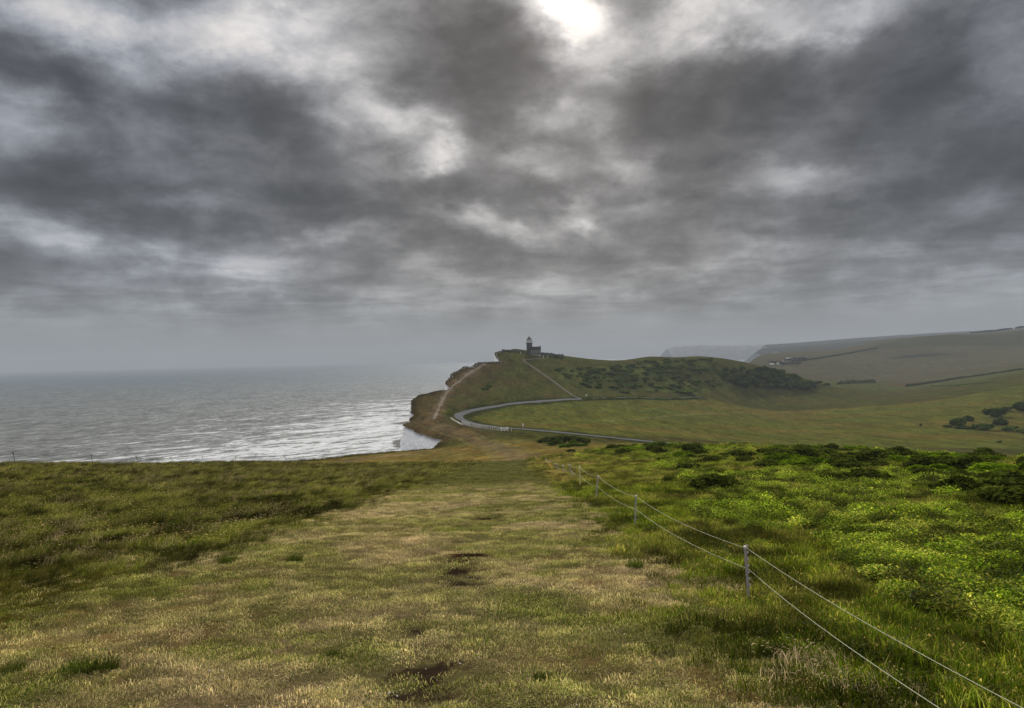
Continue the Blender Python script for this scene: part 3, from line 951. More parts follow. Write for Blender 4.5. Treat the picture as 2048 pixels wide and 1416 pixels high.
# ------------------------------------------------------------------ bushes and trees
def bush_mesh(name, rx, ry, h, nl, leaf, mats, seed, lobes=9, core=True, trunk=None):
    g = np.random.default_rng(seed)
    V, Qd, var = [], [], []
    L = []
    for i in range(lobes):
        a = g.uniform(0, 2 * math.pi); r = math.sqrt(g.uniform()) * .72
        hh = h * g.uniform(.35, .78) * (1 - .45 * r)
        L.append((rx * r * math.cos(a), ry * r * math.sin(a), hh, g.uniform(.28, .5)))
    base = 0 if trunk is None else trunk
    for i in range(nl):
        lx, ly, lz, lr = L[g.integers(len(L))]
        d = g.normal(size=3); d /= np.linalg.norm(d)
        if d[2] < -.5: d[2] *= -1
        rr = lr * g.uniform(.75, 1.12)
        c = np.array((lx + d[0] * rr * rx, ly + d[1] * rr * ry, base + max(.02, lz + d[2] * rr * h * .75)))
        nrm = d + g.normal(size=3) * .6; nrm /= np.linalg.norm(nrm)
        t = np.cross(nrm, g.normal(size=3)); t /= np.linalg.norm(t); b_ = np.cross(nrm, t)
        s = leaf * g.uniform(.6, 1.4); b = len(V)
        V += [c - t * s, c + b_ * s * .6, c + t * s, c - b_ * s * .6]
        Qd.append((b, b + 1, b + 2, b + 3)); var += [g.uniform()] * 4
    nleaf = len(Qd)
    if core:                                                      # branchy mass inside
        for lx, ly, lz, lr in L:
            b = len(V)
            for iz in range(4):
                ph = -math.pi / 2 + math.pi * (iz + .5) / 4
                for k in range(7):
                    a = 2 * math.pi * k / 7
                    q_ = lr * .78 * g.uniform(.85, 1.1)
                    V.append((lx + math.cos(a) * math.cos(ph) * q_ * rx, ly + math.sin(a) * math.cos(ph) * q_ * ry, base + max(-.05, lz + math.sin(ph) * q_ * h * .75)))
                    var.append(.1)
            for iz in range(3):
                for k in range(7):
                    k2 = (k + 1) % 7
                    Qd.append((b + iz * 7 + k, b + iz * 7 + k2, b + iz * 7 + 7 + k2, b + iz * 7 + 7 + k))
            Qd.append((b + 21, b + 22, b + 23, b + 24)); Qd.append((b + 24, b + 25, b + 26, b + 21))
    me = new_mesh(name, np.array(V, float), quads=Qd, mats=mats, smooth=False, attrs={'var': (np.array(var), 'FLOAT')})
    return me


M_gorse = bush_material('gorse_foliage', (.012, .022, .004), (.090, .112, .018), .32)
M_bram = bush_material('bramble_foliage', (.045, .090, .006), (.150, .215, .012), .42)
M_scrub = bush_material('scrub_foliage', (.028, .046, .010), (.115, .155, .040), .28)
M_wood = bush_material('wood_foliage', (.018, .032, .008), (.085, .115, .030), .28)
M_fartree = bush_material('far_tree_foliage', (.03, .035, .03), (.05, .055, .045), .1)
M_bark = simple('bark', (.07, .055, .04), .9, 3, .4)

gorse = [bush_mesh('gorse', 1, 1, 1, 1300, .085, [M_gorse], 100 + i, 9 + i) for i in range(4)]
bram = [bush_mesh('bramble', 1, 1, 1, 1000, .095, [M_bram], 120 + i, 10) for i in range(4)]
scrub = [bush_mesh('scrub', 1, 1, 1, 420, .17, [M_scrub], 140 + i, 8) for i in range(4)]
crowns = [bush_mesh('crown', 1, 1, 1, 650, .13, [M_wood], 160 + i, 11) for i in range(4)]
fcrown = [bush_mesh('far_crown', 1, 1, 1, 200, .2, [M_fartree], 180 + i, 6) for i in range(2)]


def put(name, mesh, x, y, sx, sy, sz, label, cat, group=None, sink=.0, rz=None):
    o = link(name, mesh)
    o.location = (x, y, h1(x, y) - sink)
    o.scale = (sx, sy, sz)
    o.rotation_euler = (0, 0, random.uniform(0, 6.28) if rz is None else rz)
    tag(o, label, cat, group)
    return o


# scrub band on the brow, right
G1 = 'gorse bushes in the scrub band on the right'
L1 = 'dark gorse bush in the scrub band beyond the rope fence'
G2 = 'bramble mounds among the gorse on the right'
L2 = 'bright green bramble mound among the dark gorse beyond the rope fence'
def brow_y(px): return float(np.interp(px, [1230, 1300, 1400, 1560, 1700, 1850, 2048, 2150], [893, 891, 893, 893, 900, 906, 922, 930]))


for i in range(120):
    px = random.uniform(1235, 2130)
    py = brow_y(px) + abs(random.gauss(0, 1)) * (10 + 22 * max(0, (px - 1300) / 750)) + 1
    g = ground(px, py, 30, 200)
    if not g: continue
    s = random.uniform(.7, 1.7) * (.95 if px > 1750 else 1)
    if random.random() < .56:
        put('gorse_bush', random.choice(gorse), g[0], g[1], s * random.uniform(.9, 1.5), s, s * random.uniform(.55, .95), L1, 'bush', G1, .06)
    else:
        put('bramble_mound', random.choice(bram), g[0], g[1], s * random.uniform(1, 1.8), s * 1.1, s * random.uniform(.4, .7), L2, 'bush', G2, .06)
for px, py in [(1330, 925), (1345, 932), (1380, 918), (1405, 929), (1440, 921), (1470, 915), (1500, 925), (1530, 935), (1560, 930), (1590, 938), (1620, 936), (1650, 936), (1690, 940), (1730, 930), (1760, 935), (1800, 925), (1830, 940), (1860, 955), (1890, 945), (1920, 960), (1850, 925), (1900, 930), (1940, 945), (1960, 930), (1985, 950), (1580, 910), (1640, 905), (1700, 915), (1420, 948), (1380, 943)]:
    g = ground(px + random.uniform(-6, 6), py, 20, 200)
    if g:
        s = random.uniform(.5, 1.1)
        put('gorse_bush', random.choice(gorse), g[0], g[1], s * random.uniform(1, 1.7), s, s * random.uniform(.5, .8), L1, 'bush', G1, .06)
# singled-out bushes
def one(name, mesh, px, py, w_px, h_px, label, cat='bush', ratio=1.0, y0=3, y1=2200, group=None):
    g = ground(px, py, y0, y1)
    w, h = w_px / FPX * g[1], h_px / FPX * g[1]
    return put(name, mesh, g[0], g[1], w / 2 * 1.05, w / 2 * ratio, h * 1.0, label, cat, group, h * .03, 0)


one('gorse_bush', gorse[1], 1432, 983, 100, 36, 'low dark gorse bush standing alone in bright leaves behind the third fence post')
one('gorse_bush', gorse[2], 1720, 968, 150, 30, 'long dark gorse mound right of centre among bright green leaves')
one('gorse_bush', gorse[0], 2022, 1008, 140, 40, 'largest dark gorse bush at the right edge of the picture')
one('gorse_bush', gorse[3], 1925, 985, 110, 32, 'dark gorse bush just left of the largest one at the right edge')
one('gorse_bush', gorse[0], 1332, 968, 24, 16, 'small dark gorse bush alone in grass beyond the second fence post')
for px, py, w, h in [(1082, 886, 26, 9), (1094, 884, 30, 12), (1108, 886, 28, 13), (1120, 883, 34, 14), (1134, 887, 30, 16), (1147, 884, 30, 13), (1160, 888, 34, 15), (1172, 887, 26, 13), (1115, 891, 30, 12)]:
    one('gorse_bush', random.choice(gorse), px, py, w, h, 'rounded dark gorse bush in the thicket on the crest in front of the road', ratio=.9, group='crest thicket bushes')
for px, py, w, h in [(1100, 891, 34, 8), (1128, 895, 30, 8), (1150, 894, 36, 9), (1142, 889, 24, 9), (1165, 893, 26, 7)]:
    one('bramble_mound', random.choice(bram), px, py, w, h, 'bright green bramble mound among the crest thicket', ratio=.8, group='crest thicket brambles')
one('gorse_bush', gorse[1], 1142, 904, 20, 6, 'little dark bush on the grass just below the crest thicket')
one('gorse_bush', gorse[2], 1176, 903, 12, 4, 'smallest dark bush on the grass right of the crest thicket')

# copse and hedge scraps on the field at the right edge
copse = [(1915, 853, 46, 22, 'wind-clipped bush at the tip of the hedge scrub in the right field'), (1938, 842, 22, 12, 'small round bush on the upper hedge line of the right field'),
         (1985, 834, 46, 20, 'broad bush midway along the upper hedge line of the right field'), (2015, 822, 26, 10, 'thin bush near the top of the upper hedge line'), (2040, 822, 44, 24, 'tallest bush at the right end of the upper hedge line'),
         (2002, 850, 30, 16, 'round bush alone between the two hedge lines of the right field'), (1962, 860, 44, 15, 'low bush in the middle of the lower hedge line'), (2022, 862, 34, 12, 'leaning flat-topped bush towards the right of the lower hedge line'),
         (1894, 854, 30, 6, 'low straggling bush leading to the hedge scrub tip'), (1930, 857, 40, 6, 'low bush along the lower hedge line left part'), (2044, 866, 30, 9, 'low bush where the lower hedge line leaves the picture'), (1842, 853, 5, 7, 'lone dark stunted shrub in the open right field'), (1998, 885, 16, 4, 'small dark tussock on the near part of the right field')]
for i, (px, py, w, h, lab) in enumerate(copse):
    one('field_bush', scrub[i % 4], px, py, w, h, lab, ratio=.55, y0=230, y1=900)

# scrub over the hill behind the road
G3, L3 = 'scrub bushes over the lighthouse hill', 'grey green scrub bush on the hillside right of the lighthouse'
cnt = 0
hill_poly = [(1110, 738), (1200, 735), (1300, 722), (1420, 716), (1470, 740), (1450, 770), (1400, 783), (1280, 782), (1180, 776), (1130, 758)]
while cnt < 290:
    px, py = random.uniform(1100, 1470), random.uniform(716, 788)
    ins = False
    for (xa, ya), (xb, yb) in zip(hill_poly, hill_poly[1:] + hill_poly[:1]):
        if (ya > py) != (yb > py) and px < (xb - xa) * (py - ya) / (yb - ya) + xa: ins = not ins
    if not ins or float(fbm(np.array([px / 38.]), np.array([py / 13.]), 201)[0]) < .46: continue
    g = ground(px, py, 430, 900)
    cnt += 1
    if not g: continue
    s = random.uniform(1.2, 3.2)
    put('scrub_bush', random.choice(scrub), g[0], g[1], s * random.uniform(.9, 1.4), s * 1.1, s * random.uniform(.7, 1.15), L3, 'bush', G3, .15)
for px, py, w, h, lab in [(978, 774, 14, 5, 'small dark thicket alone on the open grass slope left of the driveway'), (970, 779, 20, 4, 'lower thicket alone on the open grass slope left of the driveway'),
                          (1370, 786, 40, 10, 'dark bushes low beside the road under the hill'), (1250, 786, 24, 8, 'dark roadside bush below the scrub hill')]:
    one('scrub_bush', scrub[random.randrange(4)], px, py, w, h, lab, ratio=.7, y0=400, y1=900)

# wood at the right end of the hill
G4, L4 = 'trees of the wood at the right end of the hill', 'dark broadleaf tree in the wood at the right end of the hill'
trunk_me = MB().tube([(0, 0, -.3), (.06, 0, 1.2), (0, .05, 2.6)], [.26, .2, .12], 6).mesh('trunk', M_bark)
for i in range(125):
    px = random.triangular(1425, 1660, 1570)
    top = float(np.interp(px, [1425, 1500, 1560, 1600, 1660], [738, 737, 746, 760, 774]))
    bot = float(np.interp(px, [1425, 1500, 1560, 1600, 1660], [772, 778, 782, 782, 776]))
    py = random.uniform(top, bot)
    g = ground(px, py, 560, 1000)
    if not g or g[1] > 860: continue
    s = random.uniform(3.0, 4.8) * (.8 if px > 1630 else 1)
    root = empty('tree', (g[0], g[1], h1(*g)), random.uniform(0, 6.28))
    tag(root, L4, 'tree', G4)
    root.scale = (s * .36,) * 3
    t_ = link('trunk', trunk_me, root)
    c_ = link('crown', random.choice(crowns), root)
    c_.location = (0, 0, 1.0); c_.scale = (random.uniform(2.4, 3.2), random.uniform(2.4, 3.2), random.uniform(2.6, 3.6))

# hedges of the far fields
def hedge(pix, h, w, label, m, y0, y1, jit=.5, leaf=.6, gap=0.):
    pts = world_line(pix, y0, y1, w * .55)
    V, Qd, var = [], [], []
    g = np.random.default_rng(int(pix[0][0]))
    z = hz(pts[:, 0], pts[:, 1])
    for (x_, y_), z_ in zip(pts, z):
        if g.uniform() < gap: continue
        hh = h * g.uniform(1 - jit, 1 + jit)
        b = len(V)
        for iz in range(4):
            ph = -.3 + (math.pi / 2 + .25) * iz / 3
            for k in range(8):
                a = 2 * math.pi * k / 8; r = w * g.uniform(.7, 1.1)
                V.append((x_ + math.cos(a) * math.cos(ph) * r, y_ + math.sin(a) * math.cos(ph) * r, z_ + max(-.5, math.sin(ph) * hh * g.uniform(.85, 1.15)))); var.append(g.uniform() * .6)
        for iz in range(3):
            for k in range(8):
                k2 = (k + 1) % 8
                Qd.append((b + iz * 8 + k, b + iz * 8 + k2, b + iz * 8 + 8 + k2, b + iz * 8 + 8 + k))
        for _ in range(26):
            a, ph = g.uniform(0, 6.28), g.uniform(0, 1.4)
            c = np.array((x_ + math.cos(a) * math.cos(ph) * w, y_ + math.sin(a) * math.cos(ph) * w, z_ + math.sin(ph) * hh))
            t = g.normal(size=3); t /= np.linalg.norm(t); bb = np.cross(t, g.normal(size=3)); bb /= np.linalg.norm(bb)
            s = leaf * g.uniform(.5, 1.2); b2 = len(V)
            V += [c - t * s, c + bb * s * .6, c + t * s, c - bb * s * .6]; var += [g.uniform()] * 4
            Qd.append((b2, b2 + 1, b2 + 2, b2 + 3))
    o = link('hedge', new_mesh('hedge', np.array(V, float), quads=Qd, mats=[m], smooth=False, attrs={'var': (np.array(var), 'FLOAT')}))
    return tag(o, label, 'hedge')


hedge([(1812, 773), (1850, 768), (1900, 760), (1950, 753), (2000, 746), (2060, 738)], 2.2, 1.6, 'dark hedge rising to the right edge below the far brown hill', M_wood, 800, 1200, .5, .6, .08)
hedge([(1590, 724), (1640, 717), (1700, 706), (1755, 697)], 2.4, 2.0, 'long dark hedge climbing the far hill from the white houses', M_scrub, 1100, 2000, .4, .8, .04)
hedge([(1676, 769), (1700, 767), (1725, 766), (1748, 765)], 3.4, 3.0, 'low thicket in the valley just right of the wood', M_wood, 800, 1300, .5, .7)
hedge([(1860, 772), (1930, 770), (1990, 768)], .9, 1.2, 'thin broken hedge across the pale field at the right', M_scrub, 700, 1100, .5, .5, .55)
hedge([(1165, 798.5), (1230, 798), (1300, 798), (1350, 797.5), (1400, 796.5)], 0.7, 1.0, 'low dark hedge along the straight road under the scrub hill', M_scrub, 420, 800, .6, .4, .4)

# wind-shaped trees on the far skyline
G5, L5 = 'wind-shaped trees on the far right skyline', 'small grey tree in the line along the far right skyline'
ft_trunk = MB().tube([(0, 0, -.5), (0, 0, 4.5)], [.35, .2], 5).mesh('trunk', M_bark)
for i in range(34):
    px = 1942 + i * 3.6 + random.uniform(-1, 1)
    if 2024 < px < 2029: continue
    g = None
    u, t = ray(px, float(np.interp(px, [1940, 2024, 2060], [663.5, 657.5, 656])))
    Y = 2090.
    x_ = u * Y
    root = empty('tree', (x_, Y, h1(x_, Y) - 1), random.uniform(0, 6))
    tag(root, L5, 'tree', G5)
    link('trunk', ft_trunk, root)
    c_ = link('crown', fcrown[i % 2], root); c_.location = (0, 0, 3.4); k_ = random.uniform(.8, 1.15) * (.6 if i < 4 else 1); c_.scale = (4.5, 4.5, 7 * k_)

# ------------------------------------------------------------------ lighthouse and its yard
M_stone = simple('backlit_granite', (.070, .066, .064), .85, 1.2, .35)  # granite darkened in its colour to look backlit
M_stone2 = simple('grey_granite', (.125, .120, .115), .85, 1.0, .3)
M_slate = simple('slate', (.035, .034, .036), .7, 1.5, .3)
M_black = simple('black_iron', (.012, .012, .013), .5, 3, .2)
M_whitep = simple('white_paint', (.72, .72, .70), .5, 3, .1)
M_glass, kg = mat('lantern_glass'); finish(kg, principled(kg, (.42, .44, .45), .12, spec=.6))
M_win, kw = mat('window_glass'); finish(kw, principled(kw, (.03, .035, .04), .08, spec=.7))

Yl = 650.
xl = ray(1059, 704)[0] * Yl
zl = h1(xl, Yl)
lh = empty('lighthouse', (xl, Yl, zl - .6))
lh.scale = (1.1, 1.1, 1.1)
tag(lh, 'dark backlit stone lighthouse with pale glass lantern and attached house on the hilltop', 'lighthouse')
mp = 1365 / Yl
MB().lathe([(0, 0), (2.65, 0), (2.6, .8), (2.5, 1.0), (2.45, 9.0), (2.5, 9.3), (2.9, 9.7), (0, 9.72)], 28).build('tower', M_stone, lh)
ga = MB().lathe([(2.3, 9.72), (3.15, 9.74), (3.15, 10.0), (2.3, 10.02)], 28).build('gallery', M_stone, lh)
rl = MB()
for k in range(20):
    a = 2 * math.pi * k / 20
    rl.tube([(3.05 * math.cos(a), 3.05 * math.sin(a), 10.0), (3.05 * math.cos(a), 3.05 * math.sin(a), 11.0)], .03, 4)
for zz in (10.5, 11.0):
    rl.tube([(3.05 * math.cos(2 * math.pi * k / 24), 3.05 * math.sin(2 * math.pi * k / 24), zz) for k in range(25)], .035, 4)
rl.build('railing', M_black, ga)
MB().lathe([(2.2, 10.02), (2.2, 10.9), (2.3, 10.95), (0, 10.97)], 24).build('lantern_base', M_whitep, lh)
MB().lathe([(2.15, 10.98), (2.15, 13.0), (0, 13.02)], 12).build('lantern_glazing', M_glass, lh)
fr = MB()
for k in range(12):
    a = 2 * math.pi * k / 12
    fr.tube([(2.18 * math.cos(a), 2.18 * math.sin(a), 10.98), (2.18 * math.cos(a), 2.18 * math.sin(a), 13.0)], .06, 4)
fr.build('lantern_frame', M_black, lh)
dm = MB().lathe([(2.45, 13.03), (2.4, 13.2), (1.9, 13.7), (1.2, 14.15), (.75, 14.4), (.7, 15.0), (.45, 15.3), (0, 15.35)], 24).build('dome', M_black, lh)
MB().tube([(0, 0, 15.3), (0, 0, 16.3)], .05, 5).build('finial', M_black, dm)
MB().tube([(1.9, -.3, 13.6), (1.9, -.3, 15.2)], .04, 5).build('aerial', M_black, dm)
for zz in (3.2, 6.4):
    MB().box(-.35, .35, -2.62, -2.3, zz, zz + 1.1).build('window', M_win, lh)
# house block to the right, standing lower on the slope and nearer
hs = MB().box(.2, 9.6, -4.6, 1.8, -3.0, 5.6).build('house', M_stone2, lh)
MB().box(-.05, 9.85, -4.85, 2.05, 5.6, 5.9).build('cornice', M_slate, hs)
MB().box(.2, 9.6, -4.6, -4.3, 5.9, 6.5).box(.2, 9.6, 1.5, 1.8, 5.9, 6.5).box(9.3, 9.6, -4.3, 1.5, 5.9, 6.5).build('parapet', M_slate, hs)
MB().box(.1, 9.7, -4.72, -4.604, 2.9, 5.55).build('slate_hanging', M_slate, hs)
for i in range(4):
    x0 = 1.3 + i * 2.15
    w_ = MB().box(x0, x0 + 1.0, -4.76, -4.722, 3.3, 4.9).build('window', M_win, hs)
    MB().box(x0 - .12, x0 + 1.12, -4.80, -4.73, 3.15, 3.29).build('sill', M_whitep, w_)
for i in range(3):
    x0 = 1.6 + i * 2.7
    w_ = MB().box(x0, x0 + 1.0, -4.66, -4.602, -.4, 1.3).build('window', M_win, hs)
    MB().box(x0 - .12, x0 + 1.12, -4.70, -4.61, -.55, -.41).build('sill', M_whitep, w_)
MB().box(3.0, 9.5, -5.0, -4.603, -2.0, -1.4).build('band_course', M_whitep, hs)
MB().box(9.0, 9.6, -.6, .4, 6.5, 7.7).build('chimney', M_stone, hs)


def wall(pix, Y0, Y1, h, th, label, m, jag=.25, cat='wall', name='stone_wall'):
    V, Qd = [], []
    P = []
    for (px, py), Y in zip(pix, np.linspace(Y0, Y1, len(pix))):
        P.append((ray(px, py)[0] * Y, Y))
    P = np.array(P)
    s = np.concatenate([[0], np.cumsum(np.hypot(*np.diff(P, axis=0).T))]); t = np.arange(0, s[-1], .8)
    L_ = np.stack([np.interp(t, s, P[:, 0]), np.interp(t, s, P[:, 1])], 1)
    z = hz(L_[:, 0], L_[:, 1])
    for (x_, y_), z_ in zip(L_, z):
        top = z_ + h * (1 + jag * (random.random() - .5) * 2)
        V += [(x_, y_ - th / 2, z_ - .8), (x_, y_ - th / 2, top), (x_, y_ + th / 2, top), (x_, y_ + th / 2, z_ - .8)]
    for i in range(len(L_) - 1):
        b = i * 4
        Qd += [(b + 4, b, b + 1, b + 5), (b + 1, b + 2, b + 6, b + 5), (b + 2, b + 3, b + 7, b + 6)]
    e = len(V) - 4
    Qd += [(0, 3, 2, 1), (e, e + 1, e + 2, e + 3)]
    o = link(name, new_mesh(name, np.array(V), quads=Qd, mats=[m], smooth=False))
    return tag(o, label, cat)


wall([(1004, 702), (1020, 700), (1036, 701)], 618, 646, 1.9, 1.2, 'rough dark stone wall on the headland left of the lighthouse', M_stone)
wall([(1038, 702), (1049, 703)], 648, 651, 1.7, 1.0, 'short low wall joining the lighthouse tower on its left', M_stone, .1)
wall([(1080, 708), (1095, 710), (1112, 712), (1128, 716)], 648, 668, 2.6, 1.4, 'dark garden wall running down from the lighthouse house on its right', M_stone, .3)
for i, (px, py, w, h, lab) in enumerate([(1112, 716, 16, 7, 'dark shrub growing against the garden wall right of the lighthouse'), (1098, 714, 12, 5, 'dark shrub beside the white gate post right of the lighthouse'), (1122, 718, 12, 5, 'dark shrub at the lower end of the garden wall'),
                                         (1015, 704, 22, 4, 'dark scrub on the headland in front of the rough wall')]):
    one('yard_bush', scrub[i], px, py, w, h, lab, ratio=.6, y0=560, y1=760)
mk = MB().box(-.22, .22, -.22, .22, -.4, 1.5).add([(-.22, -.22, 1.5), (.22, -.22, 1.5), (.22, .22, 1.5), (-.22, .22, 1.5), (0, 0, 1.75)], [(0, 1, 4), (1, 2, 4), (2, 3, 4), (3, 0, 4)]).mesh('gate_post', M_whitep)
for px, py, lab in [(1087, 712.5, 'white gate post at the near side of the lighthouse driveway entrance'), (1095.5, 712.5, 'white gate post at the far side of the lighthouse driveway entrance'), (1041.5, 705.5, 'white marker post by the wall just left of the lighthouse tower')]:
    u = ray(px, py)[0]; Y = 640.
    o = link('gate_post', mk); o.location = (u * Y, Y, h1(u * Y, Y)); tag(o, lab, 'post', 'white posts around the lighthouse')

# ------------------------------------------------------------------ hamlet of white houses in the far valley
M_render = simple('white_render', (.84, .84, .82), .8, .6, .12)
M_tile = simple('brown_roof', (.10, .07, .055), .8, .8, .3)


def small_house(px, py, w, h, d, label, rz=.2):
    g = ground(px, py, 1100, 2000)
    if not g: return
    o = empty('house', (g[0], g[1], h1(*g)), rz); tag(o, label, 'house')
    MB().box(-w / 2, w / 2, -d / 2, d / 2, -1, h).add([(-w / 2, -d / 2, h), (-w / 2, d / 2, h), (-w / 2, 0, h + d * .42)], [(0, 1, 2)]).add([(w / 2, -d / 2, h), (w / 2, d / 2, h), (w / 2, 0, h + d * .42)], [(0, 2, 1)]).build('wall', M_render, o)
    e = .3
    MB().add([(-w / 2 - e, -d / 2 - e, h - .1), (w / 2 + e, -d / 2 - e, h - .1), (w / 2 + e, 0, h + d * .5), (-w / 2 - e, 0, h + d * .5), (-w / 2 - e, d / 2 + e, h - .1), (w / 2 + e, d / 2 + e, h - .1)], [(0, 1, 2, 3), (3, 2, 5, 4)]).build('roof', M_tile, o)
    for k in range(3):
        x0 = -w / 2 + w * (k + .5) / 3
        MB().box(x0 - .5, x0 + .5, -d / 2 - .06, -d / 2 - .005, h * .5, h * .5 + 1.3).build('window', M_win, o)


for a in [(1577, 722, 8.5, 7.5, 6, 'tall white house, brightest of the hamlet in the far valley', .1), (1566, 724, 6, 3, 4, 'small white house left of the tall one in the far valley', -.4), (1613, 717, 4, 4, 4, 'lone white house at the foot of the far hedge', .2),
          (1544, 729, 9, 2.6, 4, 'long low white building at the left end of the far hamlet', .5), (1556, 728.5, 4, 3.6, 4, 'narrow pale house behind the wood edge in the far hamlet', 0.), (1588, 727, 9, 2.4, 4, 'low pale building right of the tall white house', .2)]:
    small_house(*a)
for i, (px, py, w, h) in enumerate([(1562, 727, 22, 5), (1585, 723, 24, 7), (1600, 721, 26, 7), (1550, 726, 20, 5), (1572, 729, 18, 4), (1592, 728, 24, 5), (1608, 719, 22, 6)]):
    one('hamlet_tree', fcrown[i % 2], px, py, w, h, 'dark tree among the white houses of the far hamlet', 'tree', ratio=.6, y0=1100, y1=2000, group='trees of the far hamlet')

# ------------------------------------------------------------------ roadside posts, sign, gate
M_wood_pale = simple('weathered_wood', (.46, .45, .43), .85, 4, .3)
post_me = MB().box(-.15, .15, -.15, .15, -.3, 1.4).mesh('roadside_post', M_wood_pale, .03)
ln_ = world_line([(924, 848), (935, 852), (950, 855), (970, 858), (990, 860.5), (1003, 862), (1026, 863)], 240, 330, .25)
s_ = np.concatenate([[0], np.cumsum(np.hypot(*np.diff(ln_, axis=0).T))])
for k in range(38):
    i = int(np.searchsorted(s_, s_[-1] * k / 37.5)); i = min(i, len(ln_) - 1)
    o = link('roadside_post', post_me); o.location = (ln_[i, 0], ln_[i, 1], h1(*ln_[i])); o.rotation_euler = (random.gauss(0, .02), random.gauss(0, .02), random.random()); o.scale = (1, 1, random.uniform(.92, 1.08))
    tag(o, 'pale wooden post in the close row edging the road bend', 'post', 'posts edging the road bend')
g = ground(1008, 862, 240, 330)
sg = empty('gate', (g[0] + .2, g[1] - .5, h1(*g)), .2); tag(sg, 'white barred gate at the right end of the roadside posts', 'gate')
gm = MB()
for zz in (.3, .6, .9, 1.2): gm.box(-1.3, 1.3, -.03, .03, zz, zz + .14)
gm.build('gate_bars', M_whitep, sg)
for sx in (-1.45, 1.45): MB().box(sx - .1, sx + .1, -.1, .1, -.3, 1.5).build('gate_post', M_whitep, sg, .02)
g = ground(1046, 857, 240, 330)
rs = empty('road_sign', (g[0], g[1], h1(*g))); tag(rs, 'small white road sign on a post beside the road near the bend', 'sign')
MB().tube([(0, 0, -.3), (0, 0, 2.0)], .06, 8).build('pole', M_whitep, rs)
MB().box(-.32, .32, -.06, -.02, 1.15, 1.95).build('plate', M_whitep, rs, .01)
g = ground(1173, 793, 420, 600)
rs = empty('road_sign', (g[0], g[1], h1(*g))); tag(rs, 'small white sign where the lighthouse driveway meets the road', 'sign')
MB().tube([(0, 0, -.3), (0, 0, 1.4)], .07, 8).build('pole', M_whitep, rs)
MB().box(-.6, .6, -.07, -.03, .7, 1.5).build('plate', M_whitep, rs, .01)

# ------------------------------------------------------------------ rope fence in the foreground
M_post_g = simple('grey_fence_post', (.27, .25, .265), .6, 9, .25)
M_post_y = simple('yellow_fence_post', (.70, .44, .05), .6, 9, .3)
M_post_p = simple('pale_yellow_post', (.55, .45, .24), .6, 9, .3)
M_ins = simple('white_insulator', (.45, .43, .46), .4, 9, .1)
M_rope = simple('white_rope', (.46, .46, .33), .6, 40, .2)
posts = []
fence_data = [   # base pixel, top pixel, material, label
    ((1497, 1195), (1490, 1094), M_post_g, 'nearest grey fence post with knobbed insulators down its right side'),
    ((1270, 1054), (1271, 992), M_post_g, 'second fence post from the camera, brown grey and upright'),
    ((1191.5, 1000), (1196, 952), M_post_g, 'third fence post from the camera, leaning slightly right'),
    ((1160.5, 974), (1159, 934), M_post_p, 'pale yellow fence post, fourth from the camera'),
    ((1145, 957), (1138.5, 929), M_post_g, 'grey fence post leaning left just behind the pale yellow post'),
    ((1129, 950), (1126, 931), M_post_g, 'thin grey fence post between the leaning grey post and the orange yellow ones'),
    ((1116.5, 944), (1112, 927), M_post_g, 'short pale grey post just right of the orange yellow post'),
    ((1106, 941), (1098.5, 922), M_post_y, 'bright orange yellow post leaning left on the slope'),
    ((1101, 938), (1095.5, 923), M_post_y, 'thin yellow post directly behind the bright orange yellow one'),
    ((1095, 928), (1091.5, 917.5), M_post_y, 'small yellow post tip left of the pair of yellow posts'),
    ((1080.5, 925), (1077, 915), M_post_y, 'tiny yellow post right of the far end of the rope fence'),
    ((1076.5, 923), (1073.5, 914), M_post_y, 'tiny yellow post in the middle of the far end group'),
    ((1073, 920.5), (1071, 912), M_post_p, 'farthest tiny pale post of the rope fence'),
]
for (bx, by), (tx_, ty_), m, lab in fence_data:
    g = ground(bx, by, 3, 140)
    x0, y0 = g; z0 = h1(x0, y0)
    u, t = ray(tx_, ty_)
    top = Vector((u * y0, y0, t * y0 + H)) - Vector((x0, y0, z0))
    p = empty('fence_post', (x0, y0, z0)); tag(p, lab, 'post', 'posts of the rope fence on the slope')
    hgt = top.length
    d = top.normalized()
    r = .019 if m is M_post_g else .022
    r *= 1 if y0 < 25 else (1.25 if y0 < 45 else 1.9)
    MB().tube([tuple(d * (-.15)), tuple(d * (hgt * .5)), tuple(d * (hgt - .012))], r, 10).build('shaft', m, p)
    MB().tube([tuple(d * (hgt - .02)), tuple(d * hgt), tuple(d * (hgt + .014))], [r * 1.25, r * 1.45, r * 1.05], 12).build('cap', M_ins, p)
    if y0 < 45:
        for k in range(7):
            f = .16 + .125 * k
            q_ = d * (hgt * (1.02 - .13 * k))
            if (q_.z) < .05: continue
            ib = MB()
            ib.tube([(q_.x + r * .7, q_.y, q_.z - .02), (q_.x + r + .012, q_.y, q_.z - .004), (q_.x + r + .018, q_.y, q_.z + .012), (q_.x + r + .006, q_.y, q_.z + .022)], [.011, .012, .011, .006], 6)
            ib.build('insulator', M_ins, p)
    posts.append((Vector((x0, y0, z0)), d, hgt, r))


def rope(frac, sag, label, start):
    pts = [start]
    for p0, d, hgt, r in posts[:10]:
        pts.append(tuple(p0 + d * (hgt * frac) + Vector((r + .014, 0, 0))))
    out = []
    for a, b in zip(pts[:-1], pts[1:]):
        a, b = Vector(a), Vector(b)
        L_ = (b - a).length
        for k in range(14):
            f = k / 14
            out.append(a.lerp(b, f) - Vector((0, 0, sag * L_ * 4 * f * (1 - f))))
    out.append(Vector(pts[-1]))
    rad = [.0026 * (1 + max(0, p.y - 8) / 30) for p in out]
    return tag(MB().tube([tuple(p) for p in out], rad, 6).build('rope', M_rope), label, 'rope')


